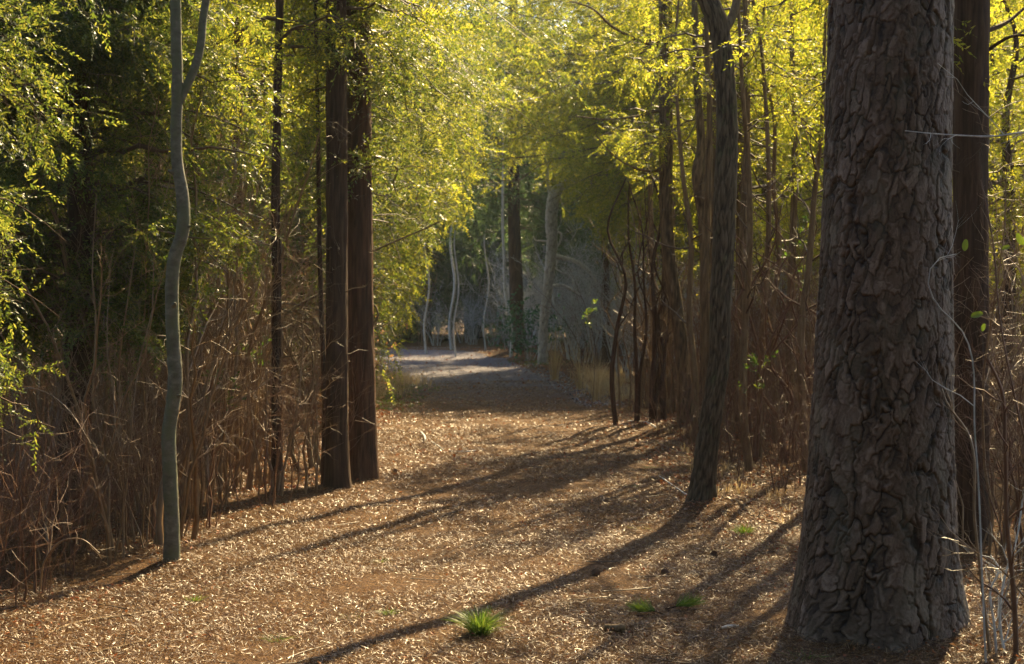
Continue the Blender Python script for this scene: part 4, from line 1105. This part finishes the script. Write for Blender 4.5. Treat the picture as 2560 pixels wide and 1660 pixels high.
# low verge grass as uncountable stuff
mb = MB(); rg = np.random.default_rng(33)
for (cx, cy, rx, ry, n, h, mm) in [(-1.95, 23, .35, 1.6, 90, .10, 0), (-1.75, 26.5, .4, 1.5, 70, .07, 0), (.75, 38, .55, 1.6, 90, .10, 0), (-2.3, 28, .5, 1.5, 120, .35, 1), (-2.35, 24.6, .35, 1.4, 110, .35, 1), (1.75, 25, .4, 2.4, 120, .25, 1), (1.9, 29, .5, 2, 120, .3, 1), (1.95, 14, .2, 4, 60, .12, 1)]:
    for _ in range(n):
        x, y = cx + rg.normal() * rx * .6, cy + rg.normal() * ry * .6
        V, q = blades(rg, 9, h, h * .7, .004 if mm == 0 else .0035, r0=.05)
        mb.add(V + np.array([x, y, g1(x, y)]), q=q, m=mm)
go = link('verge_grass', mb.mesh('verge_grass', [M['grass'], M['dry_grass']], smooth=False)); tag(go, 'low green and straw coloured grass along both verges of the path', 'grass', kind='stuff')

# ------------------------------------------------------------------ sticks, log, cones, sprigs
def stick(label, pts, mt='stem_grey', cat='stick', name='fallen_stick', twigs=0, seed=0, lift=.012, group=None):
    """pts [(px,py,wpx)] lying on the ground"""
    o = []
    for (px, py, w_) in pts:
        D = 1.6 * F / (py - 760); x = (px - 1280) / F * D
        o.append([x, D, g1(x, D) + lift, w_ / F * D / 2])
    b_ = np.array(o[0][:3])
    o = [[p[0] - b_[0], p[1] - b_[1], p[2] - b_[2], p[3]] for p in o]
    C = spline(o, 24); m_ = MB(); tubes(m_, C[:, :3], C[:, 3], 6)
    if twigs:
        rg = np.random.default_rng(seed)
        p1, r1 = sprout(rg, C[None, :, :3], C[None, :, 3], twigs, .3, 1, (.08, .2), (25, 60), 5, .2, .1, .6, .3)
        tubes(m_, p1, r1, 4)
    s_ = link(name, m_.mesh(name, M[mt]), None, b_)
    return tag(s_, label, cat, group)
GS = 'sticks fallen on the ground'
stick('long grey branch lying from the leaning tree base towards the pine', [(1722, 1248, 5), (1790, 1252, 7), (1840, 1272, 8), (1890, 1302, 7), (1960, 1330, 5)], 'bark_tan', twigs=3, group=GS)
stick('thin twig slanting in front of the leaning tree base', [(1650, 1192, 3), (1690, 1222, 4), (1730, 1252, 4)], group=GS)
stick('pale curved stick on the right path edge beyond the leaning tree', [(1555, 1050, 4), (1590, 1058, 6), (1625, 1070, 6), (1645, 1082, 3)], 'bark_pale', group=GS)
stick('short dark stick in the sunny patch right of the cedar pair', [(1125, 1130, 4), (1160, 1132, 5), (1190, 1128, 3)], group=GS)
stick('pale curved twig just right of the cedar pair in the sun', [(1052, 1092, 5), (1060, 1100, 6), (1063, 1112, 4)], 'bark_pale', lift=.05, group=GS)
stick('slim pale twig between the pale curved twig and the dark stick', [(1078, 1108, 3), (1095, 1118, 4), (1112, 1130, 3)], 'bark_pale', group=GS)
stick('thin stick lying in the bottom left corner', [(215, 1642, 6), (290, 1626, 8), (355, 1608, 7), (392, 1600, 5)], 'bark_tan', twigs=2, group=GS)
stick('bent dead branch lying in the weeds at the far left', [(100, 1600, 6), (200, 1560, 10), (290, 1545, 9), (370, 1530, 5)], 'bark_tan', twigs=5, group=GS)
stick('pale chip of wood in the pine shadow', [(1805, 1590, 8), (1830, 1586, 10), (1850, 1586, 6)], 'bark_pale', 'wood chip', 'wood_chip')
# arching pale shoots left
def shoot(label, pts, D, D2, mt, twigs=4, seed=0, group=None, name='arching_twig', leaves=None):
    P0 = [at(x, y, D + (D2 - D) * i / (len(pts) - 1)) for i, (x, y, w_) in enumerate(pts)]
    b_ = P0[0]; o = [[*(p - b_), w_ / F * D / 2] for p, (_, _, w_) in zip(P0, pts)]
    root = empty(name, b_, label, 'branch', group)
    C = spline(o, 30); m_ = MB(); tubes(m_, C[:, :3], C[:, 3], 6)
    link('stem', m_.mesh('twig_stem', M[mt]), root)
    if twigs:
        rg = np.random.default_rng(seed); m_ = MB()
        p1, r1 = sprout(rg, C[None, :, :3], C[None, :, 3], twigs, .15, 1, (.12, .45), (25, 65), 6, .1, .1, .6, .3)
        p2, r2 = sprout(rg, p1, r1, 3, .2, 1, (.06, .2), (25, 65), 4, .1, .1, .6, .3)
        tubes(m_, p1, r1, 4); tubes(m_, p2, r2, 3)
        link('twigs', m_.mesh('twig_side_twigs', M[mt]), root)
    if leaves:
        for (x, y, s_, ro) in leaves:
            c = at(x, y, D2) - b_
            u = np.array([math.cos(ro), 0.15, math.sin(ro)]); u /= np.linalg.norm(u); w2 = np.array([-math.sin(ro), .5, math.cos(ro)]); w2 /= np.linalg.norm(w2)
            k = np.linspace(0, 2 * np.pi, 15)[:-1]
            rr_ = .45 * s_ * (1 + .35 * np.clip(np.cos(k), 0, 1) ** 4 - .12 * np.abs(np.sin(k)))
            V = [c + u * math.cos(a_) * r_ + w2 * math.sin(a_) * r_ * .66 + np.cross(u, w2) * abs(math.sin(a_)) * r_ * .25 for a_, r_ in zip(k, rr_)]
            V.append(c)
            m3 = MB(); m3.add(np.array(V), t=np.array([[i, (i + 1) % 14, 14] for i in range(14)]))
            link('leaf', m3.mesh('vine_leaf', M['vine_leaf']), root)
shoot('pale arching bare shoot over the dark hollow at the left', [(95, 1400, 5), (60, 1150, 4), (70, 970, 4), (120, 985, 4), (165, 1020, 4), (195, 1060, 3), (225, 1110, 2)], 8.2, 8.0, 'stem_tan', 3, 1)
shoot('curved dry cane at the lower left among weeds', [(95, 1480, 5), (110, 1400, 5), (150, 1355, 5), (200, 1350, 4), (245, 1385, 3)], 7.2, 7.2, 'stem_tan', 3, 2)
shoot('long pale twig reaching across the top right over the pine', [(2640, 335, 5), (2560, 332, 5), (2480, 342, 5), (2400, 340, 4), (2330, 335, 3), (2260, 328, 2)], 6.2, 6.1, 'stem_grey', 4, 3)
shoot('curling bare vine with green leaves right of the pine trunk', [(2470, 1660, 5), (2460, 1450, 4.5), (2440, 1100, 4), (2400, 820, 3.5), (2350, 770, 3.2), (2325, 730, 3), (2320, 690, 2.6), (2340, 650, 2.4), (2390, 635, 2)], 6.1, 6.0, 'stem_grey', 3, 4, None, 'leafy_vine', [(2412, 615, .05, 1.4), (2550, 600, .055, 2.0), (2512, 620, .04, .4), (2440, 788, .055, .3), (2458, 820, .035, 1.2)])
for i, (p_, w_, lab, mt) in enumerate([
    ([(2548, 1700), (2540, 1500), (2520, 1300), (2515, 1120), (2500, 960), (2470, 900)], 14, 'stout blue grey stem rising in the lower right corner', 'stem_red'),
    ([(2500, 1690), (2490, 1560), (2480, 1480), (2500, 1420), (2480, 1390)], 7, 'kinked pale stem right of the pine base', 'stem_grey'),
    ([(2530, 1690), (2505, 1560), (2515, 1450), (2545, 1350), (2560, 1250)], 8, 'forked blue grey stem beside the lower right corner stem', 'stem_grey'),
    ([(2570, 1500), (2500, 1420), (2440, 1380), (2400, 1355)], 5, 'thin shoot leaning left towards the pine base', 'stem_tan'),
    ([(2600, 1250), (2540, 1000), (2500, 800), (2480, 600), (2450, 450)], 6, 'long thin dark shoot climbing up the right edge', 'stem_red'),
    ([(2480, 1640), (2440, 1300), (2420, 1080), (2370, 1010), (2355, 970)], 8, 'brown shoot curving behind the right flank of the pine', 'stem_tan')]):
    pts = [(x, y, w_ * (1 - .6 * k / len(p_))) for k, (x, y) in enumerate(p_)]
    shoot(lab, pts, 6.3, 6.3 + .15 * (i % 3), mt, 9, 50 + i, name='bare_shoot')

# log piece
def logp():
    D = 1.6 * F / (1598 - 760); x = (1538 - 1280) / F * D
    root = empty('log_piece', (x, D, g1(x, D) + .028), 'short cut piece of grey log lying on the near path', 'log')
    root.rotation_euler = (0, 0, rad(-8))
    m_ = MB(); n = 22
    xs_ = np.linspace(-.05, .05, n)
    P = np.stack([xs_, 0 * xs_, 0 * xs_], -1); R = .019 + .002 * np.sin(xs_ * 60); R[0] *= .9; R[-1] *= .92
    tubes(m_, P, R, 20); link('bark', m_.mesh('log_bark', M['bark_tan']), root)
    for sg in (-1, 1):
        a_ = np.arange(20) / 20 * 2 * np.pi
        V = np.stack([np.full(20, sg * .0495), .0175 * np.cos(a_), .0175 * np.sin(a_)], -1)
        V = np.concatenate([V, [[sg * .0500, 0, 0]]])
        m_ = MB(); m_.add(V, t=[[i, (i + 1) % 20, 20] for i in range(20)])
        link('cut_end', m_.mesh('log_end', M['cut_wood']), root)
logp()
# pine sprig: needles radiating on a twig
def sprig(px, py, seed, ln, label, rz):
    D = 1.6 * F / (py - 760); x = (px - 1280) / F * D
    rg = np.random.default_rng(seed)
    root = empty('pine_sprig', (x, D, g1(x, D) + .02), label, 'pine sprig', 'fallen green pine sprigs')
    root.rotation_euler = (0, 0, rz)
    m_ = MB(); P = np.array([[-ln, 0, 0], [0, 0, .012], [ln, .02, .006]]); C = spline([[*p, .0035] for p in P], 10)
    tubes(m_, C[:, :3], C[:, 3], 5); link('twig', m_.mesh('sprig_twig', M['bark_cedar']), root)
    n = 260; t_ = rg.uniform(-.3, 1, n); c = np.stack([ln * t_, .01 * t_, np.full(n, .01)], -1)
    d = norm(np.stack([rg.uniform(.3, 1.2, n), rg.normal(size=n) * .7, rg.uniform(0, .8, n)], -1))
    l = rg.uniform(.06, .10, n)[:, None]; s_ = norm(np.cross(d, rg.normal(size=d.shape))) * .0016
    V = np.stack([c - s_, c + s_, c + d * l + s_ * .2, c + d * l - s_ * .2], 1)
    m_ = MB(); m_.add(V, q=np.arange(n * 4).reshape(-1, 4)); link('needles', m_.mesh('sprig_needles', M['grass'], smooth=False), root)
sprig(1630, 1545, 1, .07, 'bright green pine sprig lying in the sun near the log piece', rad(160))
sprig(1700, 1530, 2, .08, 'second green pine sprig, to the right of the bright one', rad(20))
# cones
def cone(px, py, i, lab):
    D = 1.6 * F / (py - 760); x = (px - 1280) / F * D
    m_ = MB(); rg = np.random.default_rng(i)
    k = 60; tt_ = np.arange(k) / k
    a_ = tt_ * k * 2.39996; r_ = .018 * np.sin(np.pi * (.12 + .85 * tt_))
    c = np.stack([np.cos(a_) * r_ * .6, np.sin(a_) * r_ * .6, tt_ * .05 - .005], -1)
    d = norm(np.stack([np.cos(a_), np.sin(a_), np.full(k, .35)], -1)); sd_ = np.stack([-np.sin(a_), np.cos(a_), 0 * a_], -1)
    V = np.stack([c - sd_ * .003, c + sd_ * .003, c + d * r_[:, None] * .9 + sd_ * .006, c + d * r_[:, None] * .9 - sd_ * .006], 1)
    m_.add(V, q=np.arange(k * 4).reshape(-1, 4))
    tubes(m_, np.array([[0, 0, -.004], [0, 0, .02], [0, 0, .046]]), np.array([.006, .010, .004]), 8)
    o = link('pine_cone', m_.mesh('pine_cone', M['cone']), None, (x, D, g1(x, D) + .016))
    o.rotation_euler = (rad(80), 0, rg.uniform(0, 6))
    tag(o, lab, 'pine cone', 'pine cones on the path')
for i, (px, py, lab) in enumerate([(1670, 1440, 'dark pine cone in the sun above the green pine sprigs'), (1490, 1447, 'pine cone beside the leaning tree shadow'), (1392, 1160, 'farthest pine cone on the shaded needles'), (985, 1182, 'pine cone right beside the cedar pair base'), (1790, 1395, 'pine cone just left of the pine in the sun')]):
    cone(px, py, i, lab)

# ------------------------------------------------------------------ haze
def haze():
    m_, nt_, out_ = mat('haze')
    pv = nt_.nodes.new('ShaderNodeVolumePrincipled')
    pv.inputs['Color'].default_value = (.76, .89, 1, 1)
    pv.inputs['Density'].default_value = .0004
    pv.inputs['Anisotropy'].default_value = .25
    nt_.links.new(pv.outputs[0], out_.inputs['Volume'])
    m2_ = MB()
    v = [[x, y, z] for x in (-420, 420) for y in (-130, 910) for z in (-4, 24)]
    m2_.add(v, q=[[0, 1, 3, 2], [4, 6, 7, 5], [0, 4, 5, 1], [2, 3, 7, 6], [0, 2, 6, 4], [1, 5, 7, 3]])
    o = link('haze', m2_.mesh('haze', m_, smooth=False))
    tag(o, 'thin pale morning haze between the trees', 'haze', kind='stuff')
haze()
